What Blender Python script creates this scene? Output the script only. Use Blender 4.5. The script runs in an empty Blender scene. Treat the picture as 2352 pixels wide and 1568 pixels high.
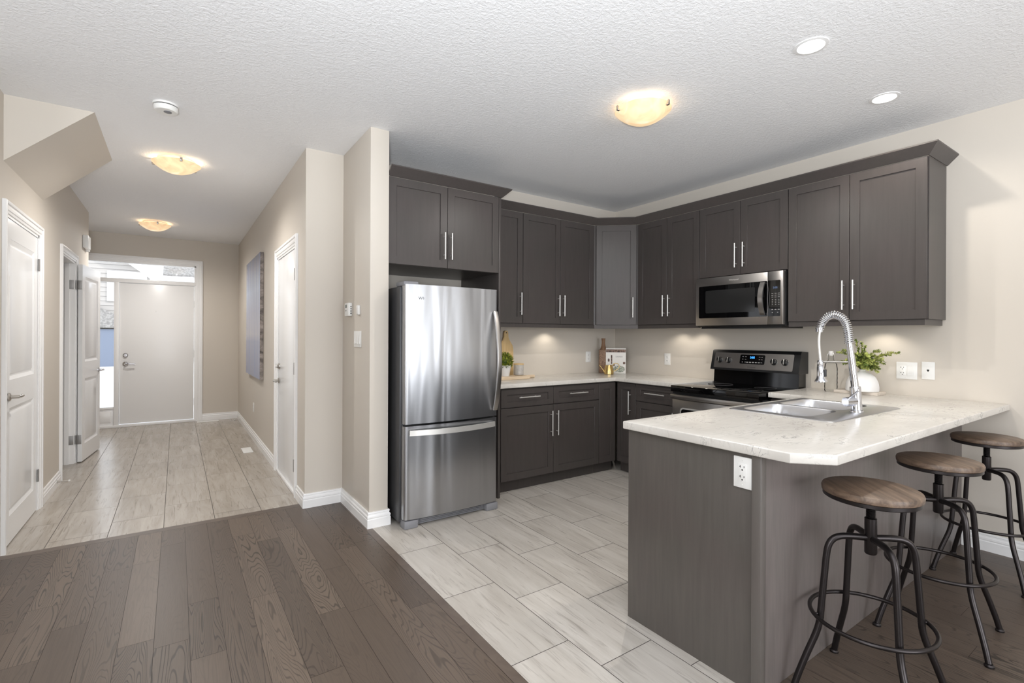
import bpy, bmesh, math, random
from mathutils import Vector, Matrix
random.seed(7)
PI = math.pi
SC = bpy.context.scene
COL = SC.collection

# ------------------------------------------------------------------ camera
f, yaw, roll, cy, CH = 1124.8, .6007, .0047, 772.25, 1.315
R_ = Vector((math.cos(yaw), -math.sin(yaw), 0)); F_ = Vector((math.sin(yaw), math.cos(yaw), 0)); U_ = Vector((0, 0, 1))
R3 = R_*math.cos(roll) + U_*math.sin(roll); U3 = U_*math.cos(roll) - R_*math.sin(roll)
cam = bpy.data.cameras.new('camera'); camo = bpy.data.objects.new('camera', cam); COL.objects.link(camo)
cam.sensor_fit = 'HORIZONTAL'; cam.sensor_width = 36; cam.lens = f/2352*36
cam.shift_y = -(784-cy)/2352
cam.clip_start = .05
m = Matrix.Identity(4)
for i in range(3):
    m[i][0] = R3[i]; m[i][1] = U3[i]; m[i][2] = -F_[i]
m[2][3] = CH
camo.matrix_world = m
SC.camera = camo

# ------------------------------------------------------------------ colour management, world, daylight
SC.view_settings.view_transform = 'Standard'; SC.view_settings.look = 'None'
SC.view_settings.gamma = 1; SC.view_settings.use_curve_mapping = False
SC.view_settings.exposure = 0.3
cyc = SC.cycles
cyc.use_denoising = True
cyc.max_bounces = 8; cyc.diffuse_bounces = 4; cyc.glossy_bounces = 4; cyc.transmission_bounces = 6; cyc.transparent_max_bounces = 8
cyc.sample_clamp_indirect = 6; cyc.caustics_reflective = False; cyc.caustics_refractive = False
w = bpy.data.worlds.new('sky'); SC.world = w; w.use_nodes = True
bg = w.node_tree.nodes['Background']; bg.inputs[0].default_value = (.86, .92, 1, 1); bg.inputs[1].default_value = 2.3

def light(name, kind, loc, energy, color=(1, 1, 1), rot=(0, 0, 0), **kw):
    l = bpy.data.lights.new(name, kind); l.energy = energy; l.color = color
    for k, v in kw.items(): setattr(l, k, v)
    o = bpy.data.objects.new(name, l); COL.objects.link(o); o.location = loc; o.rotation_euler = rot
    return o
# sun on the street side; the house itself shades the rooms
sl = light('sunlight', 'SUN', (0, 0, 8), 1.7, (1, .96, .9), angle=.01)
sl.rotation_euler = Vector((-.62, .55, -.75)).to_track_quat('-Z', 'Y').to_euler()
# daylight from the living-room windows behind and left of the kitchen
light('window_daylight', 'AREA', (1.3, -3.86, 1.3), 76, (.96, .98, 1), (PI/2, 0, 0), shape='RECTANGLE', size=3.4, size_y=2.2)
light('window_daylight', 'AREA', (-3.36, -1.2, 1.4), 60, (.96, .98, 1), (PI/2, 0, -PI/2), shape='RECTANGLE', size=2.4, size_y=1.8)

# unseen spot added behind the camera to brighten the ceiling, as assumed bounce flash
light('ceiling_fill', 'SPOT', (-.2, -.3, 1.25), 315, (.9, .95, 1), (PI, 0, 0), spot_size=math.radians(178), spot_blend=.3, shadow_soft_size=.12)

# ------------------------------------------------------------------ helpers
W = {}
def tag(o, label=None, cat=None, group=None, kind=None):
    if label: o['label'] = label
    if cat: o['category'] = cat
    if group: o['group'] = group
    if kind: o['kind'] = kind
    return o
def thing(name, label, cat, loc=(0, 0, 0), group=None, rz=0):
    o = bpy.data.objects.new(name, None); COL.objects.link(o); o.location = loc; o.rotation_euler = (0, 0, rz)
    o.empty_display_size = .05
    W[o.name] = Vector(loc)
    return tag(o, label, cat, group)
def obj(name, bm, mt, parent=None, smooth=40, local=False, loc=None):
    """link one mesh; world-space vertices are shifted to the parent's (or loc's) origin"""
    L = Vector((0, 0, 0))
    if parent is not None and not local: L = W[parent.name]
    if parent is None and loc is not None: L = Vector(loc)
    if L.length: bmesh.ops.translate(bm, verts=bm.verts, vec=-L)
    me = bpy.data.meshes.new(name); bm.to_mesh(me); bm.free()
    for mm in (mt if isinstance(mt, (list, tuple)) else [mt]): me.materials.append(mm)
    if smooth:
        me.shade_smooth(); me.set_sharp_from_angle(angle=math.radians(smooth))
    o = bpy.data.objects.new(name, me); COL.objects.link(o)
    if parent is not None: o.parent = parent; W[o.name] = W[parent.name]
    else: o.location = L; W[o.name] = L
    return o
def struct(name, bm, mt, label, cat=None, **kw):
    o = obj(name, bm, mt, **kw); return tag(o, label, cat, kind='structure')
class Fr:
    """local frame: u to the right as seen, n out of the face, v up"""
    def __init__(s, o, U, N): s.o = Vector(o); s.U = Vector(U).normalized(); s.N = Vector(N).normalized()
    def p(s, u, n, v): return s.o + s.U*u + s.N*n + Vector((0, 0, v))
ID = Fr((0, 0, 0), (1, 0, 0), (0, 1, 0))
def BM(): return bmesh.new()
def hexa(bm, P8, bev=0, seg=2):
    vs = [bm.verts.new(p) for p in P8]
    fs = [bm.faces.new([vs[i] for i in q]) for q in ((0, 1, 2, 3), (7, 6, 5, 4), (0, 4, 5, 1), (1, 5, 6, 2), (2, 6, 7, 3), (3, 7, 4, 0))]
    bmesh.ops.recalc_face_normals(bm, faces=fs)
    if bev:
        es = list({e for f_ in fs for e in f_.edges})
        bmesh.ops.bevel(bm, geom=es, offset=bev, segments=seg, profile=.5, affect='EDGES', clamp_overlap=True)
def box(bm, x0, x1, y0, y1, z0, z1, bev=0, fr=ID, seg=2):
    hexa(bm, [fr.p(x0, y0, z0), fr.p(x1, y0, z0), fr.p(x1, y1, z0), fr.p(x0, y1, z0),
              fr.p(x0, y0, z1), fr.p(x1, y0, z1), fr.p(x1, y1, z1), fr.p(x0, y1, z1)], bev, seg)
def bx(*a, **k):
    bm = BM(); box(bm, *a, **k); return bm
def prism(bm, pts, z0, z1, bev=0):
    """plan outline (x,y) extruded in z"""
    lo = [bm.verts.new((p[0], p[1], z0)) for p in pts]; hi = [bm.verts.new((p[0], p[1], z1)) for p in pts]
    n = len(pts); fs = [bm.faces.new(lo), bm.faces.new(hi)]
    for i in range(n): fs.append(bm.faces.new([lo[i], lo[(i+1) % n], hi[(i+1) % n], hi[i]]))
    bmesh.ops.recalc_face_normals(bm, faces=fs)
    if bev: bmesh.ops.bevel(bm, geom=list({e for f_ in fs for e in f_.edges}), offset=bev, segments=2, profile=.5, affect='EDGES')
def extrude_poly(bm, pts3, vec):
    """closed 3D polygon swept by vec"""
    a = [bm.verts.new(p) for p in pts3]; b = [bm.verts.new(Vector(p)+Vector(vec)) for p in pts3]
    n = len(a); fs = [bm.faces.new(a), bm.faces.new(b)]
    for i in range(n): fs.append(bm.faces.new([a[i], a[(i+1) % n], b[(i+1) % n], b[i]]))
    bmesh.ops.recalc_face_normals(bm, faces=fs)
def lathe(bm, prof, c=(0, 0, 0), seg=48, axis=(0, 0, 1), cap=True):
    """prof: list of (r, h)"""
    q = Vector((0, 0, 1)).rotation_difference(Vector(axis)); rings = []; fs = []
    for r, h in prof:
        if r < 1e-6: rings.append([bm.verts.new(q @ Vector((0, 0, h)) + Vector(c))])
        else: rings.append([bm.verts.new(q @ Vector((r*math.cos(2*PI*i/seg), r*math.sin(2*PI*i/seg), h)) + Vector(c)) for i in range(seg)])
    for a, b in zip(rings, rings[1:]):
        for i in range(seg):
            j = (i+1) % seg
            if len(a) == 1 and len(b) == 1: continue
            if len(a) == 1: fs.append(bm.faces.new([a[0], b[i], b[j]]))
            elif len(b) == 1: fs.append(bm.faces.new([a[i], a[j], b[0]]))
            else: fs.append(bm.faces.new([a[i], a[j], b[j], b[i]]))
    if cap:
        for r_ in (rings[0], rings[-1]):
            if len(r_) > 1: fs.append(bm.faces.new(r_))
    bmesh.ops.recalc_face_normals(bm, faces=fs)
def cyl(bm, p0, p1, r, seg=20, r2=None):
    p0 = Vector(p0); p1 = Vector(p1); d = p1-p0
    lathe(bm, [(r, 0), (r2 if r2 else r, d.length)], p0, seg, d.normalized())
def tube(bm, pts, r, seg=14, closed=False, cap=True):
    pts = [Vector(p) for p in pts]; n = len(pts); rings = []
    up = None
    for i, p in enumerate(pts):
        if closed: t = (pts[(i+1) % n]-pts[i-1]).normalized()
        else: t = (pts[min(i+1, n-1)]-pts[max(i-1, 0)]).normalized()
        if up is None:
            up = t.orthogonal().normalized()
        else:
            up = (up - t*up.dot(t)).normalized()
        s = t.cross(up)
        rr = r[i] if isinstance(r, (list, tuple)) else r
        rings.append([bm.verts.new(p + up*rr*math.cos(2*PI*k/seg) + s*rr*math.sin(2*PI*k/seg)) for k in range(seg)])
    fs = []
    m_ = n if closed else n-1
    for i in range(m_):
        a, b = rings[i], rings[(i+1) % n]
        off = 0
        if closed and i == n-1:
            off = min(range(seg), key=lambda o: (a[0].co-b[o].co).length)
        for k in range(seg):
            fs.append(bm.faces.new([a[k], a[(k+1) % seg], b[(k+1+off) % seg], b[(k+off) % seg]]))
    if cap and not closed: fs += [bm.faces.new(rings[0]), bm.faces.new(rings[-1])]
    bmesh.ops.recalc_face_normals(bm, faces=fs)
def smooth_path(pts, k=8):
    """Catmull-Rom through pts"""
    P = [Vector(p) for p in pts]; P = [2*P[0]-P[1]] + P + [2*P[-1]-P[-2]]; out = []
    for i in range(1, len(P)-2):
        for j in range(k):
            t = j/k; a, b, c, d = P[i-1:i+3]
            out.append(.5*((2*b) + (c-a)*t + (2*a-5*b+4*c-d)*t*t + (3*b-a-3*c+d)*t*t*t))
    out.append(P[-2]); return out
def sweep(bm, path, prof, closed=False):
    """prof [(out, z)] swept along plan path [(x,y)] with mitred corners; 'out' is to the left of travel"""
    n = len(path); P = [Vector((p[0], p[1])) for p in path]; ring = []
    for i in range(n):
        if 0 < i < n-1:
            d0 = (P[i]-P[i-1]).normalized(); d1 = (P[i+1]-P[i]).normalized()
        elif i == 0: d0 = d1 = (P[1]-P[0]).normalized()
        else: d0 = d1 = (P[-1]-P[-2]).normalized()
        n0 = Vector((-d0.y, d0.x)); n1 = Vector((-d1.y, d1.x)); nn = (n0+n1).normalized(); k = 1/max(.3, nn.dot(n0))
        ring.append([bm.verts.new((P[i].x+nn.x*k*o, P[i].y+nn.y*k*o, z)) for o, z in prof])
    fs = []; q = len(prof)
    for a, b in zip(ring, ring[1:]):
        for j in range(q): fs.append(bm.faces.new([a[j], a[(j+1) % q], b[(j+1) % q], b[j]]))
    fs += [bm.faces.new(ring[0]), bm.faces.new(ring[-1])]
    bmesh.ops.recalc_face_normals(bm, faces=fs)
def text(name, s, size, mt, parent, o, U, N, ext=.0005, align='CENTER', bold=0):
    c = bpy.data.curves.new(name, 'FONT'); c.body = s; c.size = size; c.extrude = ext; c.align_x = align; c.align_y = 'CENTER'; c.offset = bold
    t = bpy.data.objects.new(name, c); COL.objects.link(t)
    dg = bpy.context.evaluated_depsgraph_get(); dg.update()
    me = bpy.data.meshes.new_from_object(t.evaluated_get(dg)); bpy.data.objects.remove(t)
    U = Vector(U).normalized(); N = Vector(N).normalized(); V = N.cross(U)
    M = Matrix(((U.x, V.x, N.x, 0), (U.y, V.y, N.y, 0), (U.z, V.z, N.z, 0), (0, 0, 0, 1)))
    me.transform(Matrix.Translation(Vector(o)-W[parent.name]) @ M)
    me.materials.clear(); me.materials.append(mt)
    r = bpy.data.objects.new(name, me); COL.objects.link(r); r.parent = parent; W[r.name] = W[parent.name]
    return r

# ------------------------------------------------------------------ materials
def lin(c): return tuple((x/12.92 if x <= .04045 else ((x+.055)/1.055)**2.4) for x in (v/255 for v in c)) + (1,)
class NT:
    def __init__(s, name):
        s.m = bpy.data.materials.new(name); s.m.use_nodes = True; s.t = s.m.node_tree; s.b = s.t.nodes['Principled BSDF']; s.out = s.t.nodes['Material Output']
    def n(s, typ, **kw):
        nd = s.t.nodes.new(typ)
        for k, v in kw.items():
            if k.startswith('i_'): nd.inputs[k[2:].replace('_', ' ')].default_value = v
            else: setattr(nd, k, v)
        return nd
    def l(s, a, b): s.t.links.new(a, b); return s
    def set(s, **kw):
        for k, v in kw.items(): s.b.inputs[k.replace('_', ' ')].default_value = v
        return s
    def coord(s, scale=(1, 1, 1), kind='Object', loc=(0, 0, 0)):
        tc = s.n('ShaderNodeTexCoord'); mp = s.n('ShaderNodeMapping'); mp.inputs['Scale'].default_value = scale; mp.inputs['Location'].default_value = loc
        s.l(tc.outputs[kind], mp.inputs[0]); return mp.outputs[0]
    def noise(s, vec, scale=5, detail=3, rough=.5, dist=0):
        nd = s.n('ShaderNodeTexNoise'); nd.inputs['Scale'].default_value = scale; nd.inputs['Detail'].default_value = detail
        nd.inputs['Roughness'].default_value = rough; nd.inputs['Distortion'].default_value = dist; s.l(vec, nd.inputs['Vector']); return nd
    def ramp(s, fac, stops, interp='LINEAR'):
        r = s.n('ShaderNodeValToRGB'); e = r.color_ramp.elements; r.color_ramp.interpolation = interp
        while len(e) < len(stops): e.new(.5)
        for q, (p, c) in zip(e, stops): q.position = p; q.color = c if len(c) == 4 else tuple(c)+(1,)
        s.l(fac, r.inputs[0]); return r.outputs[0]
    def mix(s, fac, a, b, mode='MIX'):
        x = s.n('ShaderNodeMix', data_type='RGBA', blend_type=mode)
        for v, i in ((fac, 0), (a, 6), (b, 7)):
            if hasattr(v, 'is_linked') or hasattr(v, 'links'): s.l(v, x.inputs[i])
            else: x.inputs[i].default_value = v
        return x.outputs[2]
    def math(s, op, a, b=None):
        x = s.n('ShaderNodeMath', operation=op)
        for i, v in enumerate((a, b)):
            if v is None: continue
            if hasattr(v, 'links'): s.l(v, x.inputs[i])
            else: x.inputs[i].default_value = v
        return x.outputs[0]
    def bump(s, h, strength=.2, dist=.01):
        b = s.n('ShaderNodeBump'); b.inputs['Strength'].default_value = strength; b.inputs['Distance'].default_value = dist
        s.l(h, b.inputs['Height']); s.l(b.outputs[0], s.b.inputs['Normal']); return s
def flat(name, col, rough=.5, metal=0, spec=.5, **kw):
    t = NT(name); t.set(Base_Color=lin(col), Roughness=rough, Metallic=metal); t.b.inputs['Specular IOR Level'].default_value = spec
    for k, v in kw.items(): t.b.inputs[k.replace('_', ' ')].default_value = v
    return t.m
def emis(name, col, s):
    t = NT(name); t.set(Base_Color=(0, 0, 0, 1)); t.b.inputs['Emission Color'].default_value = lin(col); t.b.inputs['Emission Strength'].default_value = s; return t.m

def m_wall():
    t = NT('beige_wall_paint'); c = t.coord(); t.set(Base_Color=lin((208, 200, 189)), Roughness=.55)
    n = t.noise(c, 90, 3); t.bump(n.outputs[0], .05, .002); return t.m
def m_ceiling():
    t = NT('stippled_ceiling'); c = t.coord(); t.set(Base_Color=lin((243, 243, 244)), Roughness=.9)
    n = t.noise(c, 60, 4, .6, .4); h = t.ramp(n.outputs[0], [(.38, (0, 0, 0)), (.66, (1, 1, 1))]); t.bump(h, .4, .004); return t.m
def m_cab(name='dark_cabinet_finish', col=(71, 66, 64), rough=.34, grain=.045):
    t = NT(name); c = t.coord((14, 14, 1.1)); n = t.noise(c, 3.2, 5, .6)
    c2 = t.coord((1, 1, 1)); n2 = t.noise(c2, 3, 2)
    a = lin([x*(1-grain) for x in col]); b = lin([min(255, x*(1+grain)) for x in col])
    r = t.ramp(n.outputs[0], [(.3, a), (.7, b)]); r2 = t.mix(.25, r, t.ramp(n2.outputs[0], [(.35, lin([col[0]*1.03, col[1]*.97, col[2]*.98])), (.65, lin([col[0]*.97, col[1]*1.0, col[2]*.97]))]))
    t.l(r2, t.b.inputs['Base Color']); t.set(Roughness=rough); t.b.inputs['Specular IOR Level'].default_value = .45
    return t.m
def m_counter():
    t = NT('pale_marble_laminate'); c = t.coord((1, 1.6, 1))
    n0 = t.noise(c, 2.5, 4, .6); base = t.ramp(n0.outputs[0], [(.3, lin((206, 201, 194))), (.7, lin((224, 220, 213)))])
    cs = t.coord((5, 26, 12)); n1 = t.noise(cs, 2.2, 5, .65, .3); s = t.ramp(n1.outputs[0], [(.55, (0, 0, 0)), (.75, (1, 1, 1))])
    base = t.mix(t.math('MULTIPLY', s, .55), base, lin((186, 180, 174)))
    n2 = t.noise(c, 5.5, 7, .65, 1.3); v = t.math('ABSOLUTE', t.math('SUBTRACT', n2.outputs[0], .5)); ve = t.ramp(v, [(0, (1, 1, 1)), (.011, (0, 0, 0))])
    n3 = t.noise(c, 5, 2); mk = t.ramp(n3.outputs[0], [(.45, (0, 0, 0)), (.62, (1, 1, 1))])
    k = t.math('MULTIPLY', t.math('MULTIPLY', ve, mk), .9)
    t.l(t.mix(k, base, lin((120, 118, 116))), t.b.inputs['Base Color']); t.set(Roughness=.22); return t.m
def m_tile(name, a, b, streak, rough=.3):
    t = NT(name); at = t.n('ShaderNodeAttribute', attribute_name='rnd'); tc = t.n('ShaderNodeTexCoord')
    mul = t.n('ShaderNodeVectorMath', operation='MULTIPLY_ADD'); t.l(at.outputs['Vector'], mul.inputs[0]); mul.inputs[1].default_value = (23, 41, 7); t.l(tc.outputs['Object'], mul.inputs[2])
    mp = t.n('ShaderNodeMapping'); mp.inputs['Scale'].default_value = (9, 1.1, 1); t.l(mul.outputs[0], mp.inputs[0])
    n1 = t.noise(mp.outputs[0], 1.4, 6, .62, .6); base = t.ramp(n1.outputs[0], [(.3, lin(b)), (.68, lin(a))])
    mp2 = t.n('ShaderNodeMapping'); mp2.inputs['Scale'].default_value = (46, 3.0, 1); t.l(mul.outputs[0], mp2.inputs[0])
    n2 = t.noise(mp2.outputs[0], 1.3, 4, .6, .8); s = t.ramp(n2.outputs[0], [(.55, (0, 0, 0)), (.72, (1, 1, 1))])
    col = t.mix(t.math('MULTIPLY', s, .75), base, lin(streak))
    v = t.n('ShaderNodeSeparateXYZ'); t.l(at.outputs['Vector'], v.inputs[0])
    col = t.mix(1, col, t.ramp(v.outputs[0], [(0, (.93, .93, .93)), (1, (1.0, 1.0, 1.0))]), 'MULTIPLY')
    t.l(col, t.b.inputs['Base Color']); t.set(Roughness=rough); return t.m
def m_plank():
    t = NT('dark_oak_planks'); at = t.n('ShaderNodeAttribute', attribute_name='rnd'); tc = t.n('ShaderNodeTexCoord')
    mul = t.n('ShaderNodeVectorMath', operation='MULTIPLY_ADD'); t.l(at.outputs['Vector'], mul.inputs[0]); mul.inputs[1].default_value = (31, 47, 11); t.l(tc.outputs['Object'], mul.inputs[2])
    def mp(sc):
        q = t.n('ShaderNodeMapping'); q.inputs['Scale'].default_value = sc; t.l(mul.outputs[0], q.inputs[0]); return q.outputs[0]
    v = t.n('ShaderNodeSeparateXYZ'); t.l(at.outputs['Vector'], v.inputs[0])
    base = t.ramp(v.outputs[0], [(0, lin((84, 72, 63))), (.75, lin((93, 80, 70))), (1, lin((110, 96, 84)))])
    # cathedral figure: contour lines of a stretched smooth noise
    n = t.noise(mp((8, .75, 1)), 1.0, 1.8, .4, .25); ln = t.math('SINE', t.math('MULTIPLY', n.outputs[0], 280))
    dk = t.ramp(ln, [(.55, (0, 0, 0)), (.95, (1, 1, 1))])
    fn = t.noise(mp((160, 5, 1)), 1.0, 4, .6); pores = t.ramp(fn.outputs[0], [(.45, (0, 0, 0)), (.7, (1, 1, 1))])
    amt = t.ramp(v.outputs[1], [(.15, (.15, .15, .15)), (.9, (1, 1, 1))])
    col = t.mix(t.math('MULTIPLY', dk, amt), base, lin((44, 37, 32)))
    col = t.mix(t.math('MULTIPLY', pores, .28), col, lin((54, 46, 40)))
    big = t.noise(mp((3, .8, 1)), 1.5, 2); col = t.mix(t.math('MULTIPLY', big.outputs[0], .3), col, lin((108, 97, 87)))
    t.l(col, t.b.inputs['Base Color']); t.set(Roughness=.36); t.b.inputs['Specular IOR Level'].default_value = .4
    t.bump(t.math('SUBTRACT', 1, t.math('MULTIPLY', dk, amt)), .12, .0015); return t.m
def m_steel(name, col=(188, 188, 190), rough=.27, wave=.0, vert=True, aniso=.0):
    t = NT(name); t.set(Base_Color=lin(col), Metallic=1, Roughness=rough)
    if aniso:
        t.b.inputs['Anisotropic'].default_value = aniso; tg = t.n('ShaderNodeTangent', direction_type='RADIAL', axis='Z'); t.l(tg.outputs[0], t.b.inputs['Tangent'])
    if wave:
        c2 = t.coord((7.0, 7.0, .55)); n2 = t.noise(c2, 1.0, 1.5, .4, .5); t.bump(n2.outputs[0], wave, .03)
    return t.m
def m_seatwood():
    t = NT('weathered_seat_wood'); c = t.coord((2.2, 26, 26)); n = t.noise(c, 1.5, 6, .62, .4)
    base = t.ramp(n.outputs[0], [(.3, lin((72, 58, 48))), (.5, lin((106, 87, 72))), (.72, lin((134, 113, 95)))])
    c2 = t.coord((3, 60, 60)); n2 = t.noise(c2, 1.5, 3, .6, .2); cr = t.ramp(n2.outputs[0], [(.66, (0, 0, 0)), (.72, (1, 1, 1))])
    t.l(t.mix(t.math('MULTIPLY', cr, .6), base, lin((48, 36, 28))), t.b.inputs['Base Color']); t.set(Roughness=.42); t.bump(n.outputs[0], .15, .002); return t.m
def m_wood(name, a, b, sc=(40, 40, 3), rough=.5):
    t = NT(name); n = t.noise(t.coord(sc), 1.5, 5, .6, .5); t.l(t.ramp(n.outputs[0], [(.3, lin(a)), (.7, lin(b))]), t.b.inputs['Base Color']); t.set(Roughness=rough); return t.m
def m_speck(name, a, b, sc=60, rough=.6):
    t = NT(name); n = t.noise(t.coord(), sc, 4, .7); t.l(t.ramp(n.outputs[0], [(.4, lin(a)), (.6, lin(b))]), t.b.inputs['Base Color']); t.set(Roughness=rough); return t.m
def m_leaf(name, a, b):
    t = NT(name); n = t.noise(t.coord(), 35, 2); t.l(t.ramp(n.outputs[0], [(.38, lin(a)), (.62, lin(b))]), t.b.inputs['Base Color']); t.set(Roughness=.55); return t.m
def m_glass(name, col=(1, 1, 1, 1), ior=1.45):
    t = NT(name)
    t.t.nodes.remove(t.b); tr = t.n('ShaderNodeBsdfTransparent'); gl = t.n('ShaderNodeBsdfGlossy'); gl.inputs['Roughness'].default_value = .02
    tr.inputs[0].default_value = col; fz = t.n('ShaderNodeFresnel'); fz.inputs[0].default_value = ior; mx = t.n('ShaderNodeMixShader')
    t.l(fz.outputs[0], mx.inputs[0]); t.l(tr.outputs[0], mx.inputs[1]); t.l(gl.outputs[0], mx.inputs[2]); t.l(mx.outputs[0], t.out.inputs[0]); return t.m
def m_dome():
    t = NT('amber_alabaster_glass'); n = t.noise(t.coord(), 7, 3, .5, 1.5)
    c = t.ramp(n.outputs[0], [(.3, lin((222, 190, 150))), (.6, lin((240, 216, 176))), (.75, lin((250, 236, 208)))])
    t.l(c, t.b.inputs['Base Color']); t.l(c, t.b.inputs['Emission Color']); t.b.inputs['Emission Strength'].default_value = .52
    t.set(Roughness=.3); tr = t.n('ShaderNodeBsdfTransparent'); tr.inputs[0].default_value = (1, .95, .84, 1); mx = t.n('ShaderNodeMixShader'); mx.inputs[0].default_value = .94
    t.l(tr.outputs[0], mx.inputs[1]); t.l(t.b.outputs[0], mx.inputs[2]); t.l(mx.outputs[0], t.out.inputs[0]); return t.m
def m_art():
    t = NT('blue_grey_canvas_print'); c = t.coord((1, 1, 1)); s = t.n('ShaderNodeSeparateXYZ'); t.l(c, s.inputs[0])
    # object space: origin at the canvas centre, y along the wall, z up
    z = s.outputs[2]; zz = t.math('MULTIPLY_ADD', z, .69); t.t.nodes[-1].inputs[2].default_value = .5
    vert = t.ramp(zz, [(0, lin((150, 156, 180))), (.3, lin((176, 182, 204))), (.36, lin((210, 208, 214))), (.55, lin((206, 210, 228))), (.72, lin((222, 234, 252))), (.9, lin((200, 200, 210))), (1, lin((150, 150, 158)))])
    st = t.coord((1, 22, .35)); n = t.noise(st, 1.3, 3, .6); k = t.ramp(n.outputs[0], [(.42, (0, 0, 0)), (.6, (1, 1, 1))])
    col = t.mix(t.math('MULTIPLY', k, .5), vert, lin((120, 146, 204)))
    t.l(col, t.b.inputs['Base Color']); t.set(Roughness=.25); return t.m
def m_siding():
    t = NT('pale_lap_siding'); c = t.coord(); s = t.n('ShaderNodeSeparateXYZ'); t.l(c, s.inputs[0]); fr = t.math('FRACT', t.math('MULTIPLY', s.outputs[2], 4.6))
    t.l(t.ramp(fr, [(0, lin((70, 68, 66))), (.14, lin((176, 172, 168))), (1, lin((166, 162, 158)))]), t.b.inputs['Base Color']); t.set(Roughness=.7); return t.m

M = dict(
    wall=m_wall(), ceil=m_ceiling(), white=flat('white_semigloss_paint', (238, 238, 238), .22), trim=flat('white_trim_paint', (240, 239, 238), .3),
    panel2=m_cab('dark_back_panel_finish', (108, 101, 98), .36, .08), greyboard=m_wood('washed_wood', (196, 184, 170), (222, 212, 200), (40, 3, 40), .55), post=m_cab('corner_post_finish', (98, 93, 89), .36, .03), cab=m_cab(), panel=m_cab('dark_panel_finish', (86, 81, 77), .36, .07), counter=m_counter(),
    tile=m_tile('pale_striated_tile', (204, 198, 190), (180, 173, 164), (140, 132, 123)),
    htile=m_tile('greige_hall_tile', (188, 180, 170), (162, 153, 142), (132, 122, 112), .25),
    grout=flat('dark_grout', (84, 78, 72), .8), plank=m_plank(), strip=m_wood('dark_oak_threshold', (86, 74, 66), (106, 94, 84), (5, 5, 60), .38),
    seam=flat('plank_seam', (44, 37, 32), .6),
    steel=m_steel('brushed_stainless', (180, 181, 184), .3, wave=.5, aniso=.7), steel2=m_steel('stainless_trim', (176, 172, 168), .3, vert=False),
    chrome=flat('chrome', (214, 215, 220), .06, 1), nickel=flat('brushed_nickel', (190, 186, 180), .28, 1), bright=flat('satin_steel_pull', (226, 224, 220), .35, .7),
    sink=m_steel('sink_steel', (214, 214, 216), .33), dsteel=flat('charcoal_appliance_side', (70, 70, 72), .4, .3), gplast=flat('grey_plastic', (128, 128, 132), .5),
    black=flat('gloss_black', (10, 10, 11), .08), blackm=flat('satin_black', (20, 20, 21), .35), bglass=flat('black_glass', (7, 7, 8), .03), hinge=flat('satin_hinge', (150, 148, 146), .5, .7), hole=flat('dark_slot', (24, 23, 22), .7),
    hole2=flat('microwave_window', (38, 38, 38), .12), plast=flat('white_plastic', (236, 235, 232), .35), lcd=flat('grey_lcd', (112, 118, 112), .3),
    iron=flat('gunmetal_tube', (60, 56, 56), .33, .85), seat=m_seatwood(),
    bamboo=m_wood('bamboo', (206, 172, 118), (228, 200, 152), (60, 60, 2), .45), paleboard=m_wood('pale_wood', (206, 180, 148), (228, 208, 180), (3, 40, 40), .5),
    cork=m_speck('mottled_brown_wood', (104, 78, 60), (150, 118, 94), 90), brown=m_wood('brown_wood', (110, 80, 58), (146, 112, 84)), gold=flat('brushed_gold', (202, 174, 116), .25, 1),
    ceramic=flat('white_ceramic', (232, 230, 228), .4), canister=m_speck('grey_canister', (180, 176, 172), (200, 196, 190), 25, .4),
    leaf1=m_leaf('boxwood_green', (60, 84, 22), (152, 160, 40)), leaf2=m_leaf('sprig_green', (96, 118, 48), (196, 202, 112)), stem=flat('brown_stem', (92, 84, 52), .6),
    glass=m_glass('clear_glass'), bottle=m_glass('bottle_glass', (.985, .99, .985, 1), 1.14), dome=m_dome(), art=m_art(), artside=m_wood('canvas_edge', (40, 34, 32), (176, 166, 160), (6, 30, 9)),
    paper=flat('white_cover', (232, 228, 222), .4), siding=m_siding(), shingle=m_speck('grey_shingle', (112, 110, 108), (146, 144, 141), 9, .9), bluedoor=flat('slate_blue_garage_door', (112, 122, 140), .6),
    concrete=m_speck('pale_concrete', (200, 197, 192), (212, 210, 206), 3, .9), pane=flat('window_pane', (196, 196, 198), .5),
    bulb=emis('bulb_glow', (255, 240, 214), 5), down=emis('downlight_lens', (255, 252, 246), 9), blue=emis('blue_digits', (60, 150, 255), 3), dimblue=emis('dim_digits', (120, 150, 200), .5), grey=flat('grey_print', (150, 148, 146), .5), dkprint=flat('dark_print', (70, 68, 68), .5),
    foodred=m_speck('cover_dark_food', (60, 48, 44), (150, 120, 104), 70), foodgreen=m_speck('cover_green_food', (70, 96, 70), (226, 222, 212), 120),
)

# ------------------------------------------------------------------ constants of the place
H = 2.745; XR = 4.155; YB = 3.97; XL = -.855; XH = .81; YF = 8.87

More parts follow.
